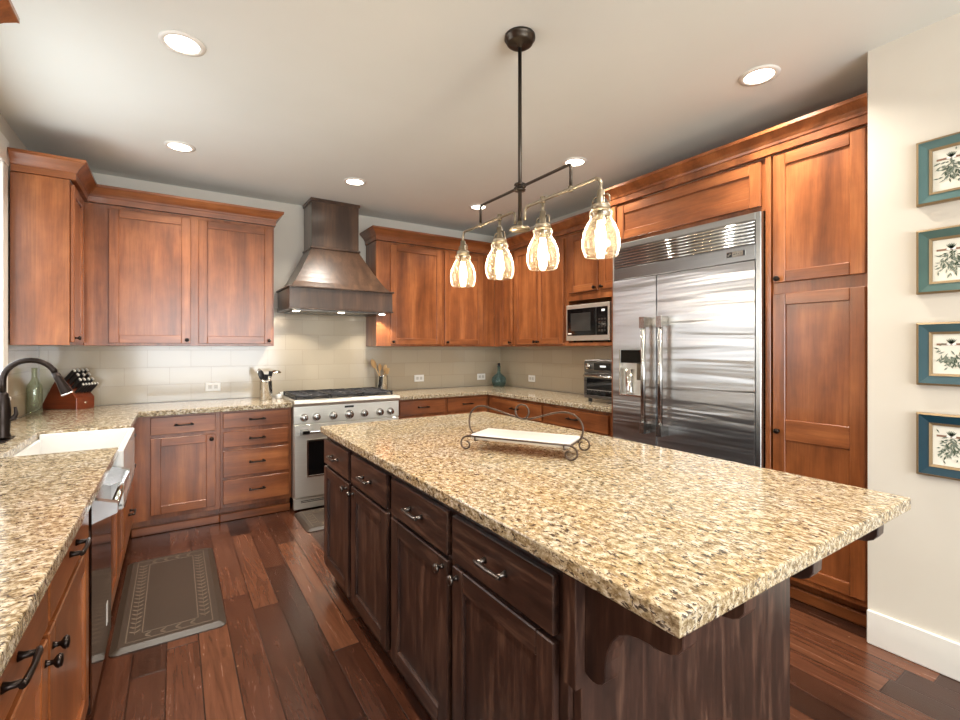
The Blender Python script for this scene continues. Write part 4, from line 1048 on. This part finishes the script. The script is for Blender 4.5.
utensil('pasta_spoon', 'steel spoon drooping over the left rim of the left crock', (x-0.012, y+0.020, ZG+0.0125), (x-0.042, y+0.022, ZG+0.205), chrome_m, chrome_m, g, 0.026)
c2 = (1.812, 4.635); crock(*c2, 0.055, 0.165, 'polished steel crock of wooden spoons right of the range')
x, y = c2; g = 'wooden utensils in the right steel crock'
utensil('spoon', 'large pale wooden spoon leaning far left in the right crock', (x+0.036, y-0.012, ZG+0.0125), (x-0.084, y-0.014, ZG+0.255), spoon_m, spoon_m, g, 0.036)
utensil('spoon', 'narrow wooden spoon standing behind in the right crock', (x-0.018, y+0.020, ZG+0.0125), (x-0.022, y+0.020, ZG+0.225), spoon_m, spoon_m, g, 0.026)
utensil('spatula', 'flat wooden spatula leaning right in the right crock', (x-0.010, y-0.034, ZG+0.0125), (x+0.030, y-0.034, ZG+0.185), spoon_m, spoon_m, g, 0.024)
utensil('spoon', 'wooden spoon at the right rim of the right crock', (x+0.004, y+0.034, ZG+0.0125), (x+0.034, y+0.028, ZG+0.215), spoon_m, spoon_m, g, 0.026)
tag(MB().lathe([(0, 0.001), (0.024, 0.001), (0.027, 0.006), (0.026, 0.032), (0.022, 0.036), (0.008, 0.038), (0.007, 0.044), (0, 0.046)], (0.782, 4.50, ZG), 'z', 20).build('lidded_jar', white_m, origin=(0.782, 4.50, ZG)),
    'tiny white lidded jar on the worktop at the range corner', 'jar')

# ------------------------------------------------------------------ tray on wire stand (island)
ta = radians(-60); TO = Vector((1.285, 1.607, ZG))
tray = thing('serving_tray', 'long white rectangular marble tray on the wire stand on the island', 'tray', (TO.x, TO.y, ZG+0.0475), ta, local=True)
MB().box(-0.226, 0.222, -0.090, 0.090, 0.0, 0.024, 0.007).build('slab', marble_m, tray)
st = thing('tray_stand', 'curly wrought wire stand with looped handle on the island', 'tray stand', tuple(TO), ta, local=True)
r_ = 0.0041
m = MB()
for yy in (-0.0945, 0.0945): m.tube([(-0.234, yy, 0.063), (0.230, yy, 0.063)], r_, 8)
for xx in (-0.20, 0.20): m.tube([(xx, -0.0945, 0.063), (xx, -0.0945, 0.046), (xx, -0.090, 0.0432), (xx, 0.090, 0.0432), (xx, 0.0945, 0.046), (xx, 0.0945, 0.063)], r_*0.9, 8)
m.build('rail', wire_m, st)
for sx in (-1, 1):
    for sy in (-1, 1):
        cx = 0.238 if sx < 0 else 0.228; c0 = Vector((sx*cx, 0, 0.0315)); pts = [(sx*(cx-0.03), sy*0.0945, 0.0630), (sx*(cx-0.016), sy*0.0945, 0.0635)]
        for k in range(0, 27):
            a = pi/2-(k/26)*1.9*pi; rad = 0.029*(1-0.62*max(0, (k-8)/18))
            pts.append((c0.x+sx*rad*cos(a), sy*(0.0945+0.0005*k), 0.0315+rad*sin(a)+0.0))
        MB().tube(pts, r_, 8).build('leg', wire_m, st)
H = [(-0.055, 0.044), (-0.09, 0.070), (-0.098, 0.105), (-0.080, 0.140), (-0.03, 0.166), (0.04, 0.176), (0.12, 0.171), (0.25, 0.157), (0.38, 0.140), (0.50, 0.129), (0.62, 0.138), (0.74, 0.155), (0.86, 0.169), (0.95, 0.170), (1.02, 0.158), (1.075, 0.130), (1.09, 0.100), (1.075, 0.070), (1.04, 0.044)]
H = [(a, 0.0157+0.965*z) for a, z in H]
pts = [((s_-0.5)*0.448-0.010, 0.0, z) for s_, z in H]
def smooth_path(P, n=5):
    P = [Vector(p) for p in P]; out = []
    for i in range(len(P)-1):
        p0 = P[max(i-1, 0)]; p1 = P[i]; p2 = P[i+1]; p3 = P[min(i+2, len(P)-1)]
        for k in range(n):
            t = k/n; out.append(0.5*((2*p1)+(p2-p0)*t+(2*p0-5*p1+4*p2-p3)*t*t+(3*p1-p0-3*p2+p3)*t**3))
    return out+[P[-1]]
m = MB().tube(smooth_path(pts), r_, 8)
m.tube([(-0.016+0.0315*cos(2*pi*k/28), 0.0, 0.1715+0.0315*sin(2*pi*k/28)) for k in range(28)], r_, 8, closed=True)
for sx in (-1, 1): ex = -0.234 if sx < 0 else 0.230; m.tube([(ex, -0.0945, 0.063), (ex, 0.0945, 0.063)], r_, 8); m.tube([pts[0] if sx < 0 else pts[-1], (ex, 0, 0.063)], r_, 6)
m.build('handle', wire_m, st)
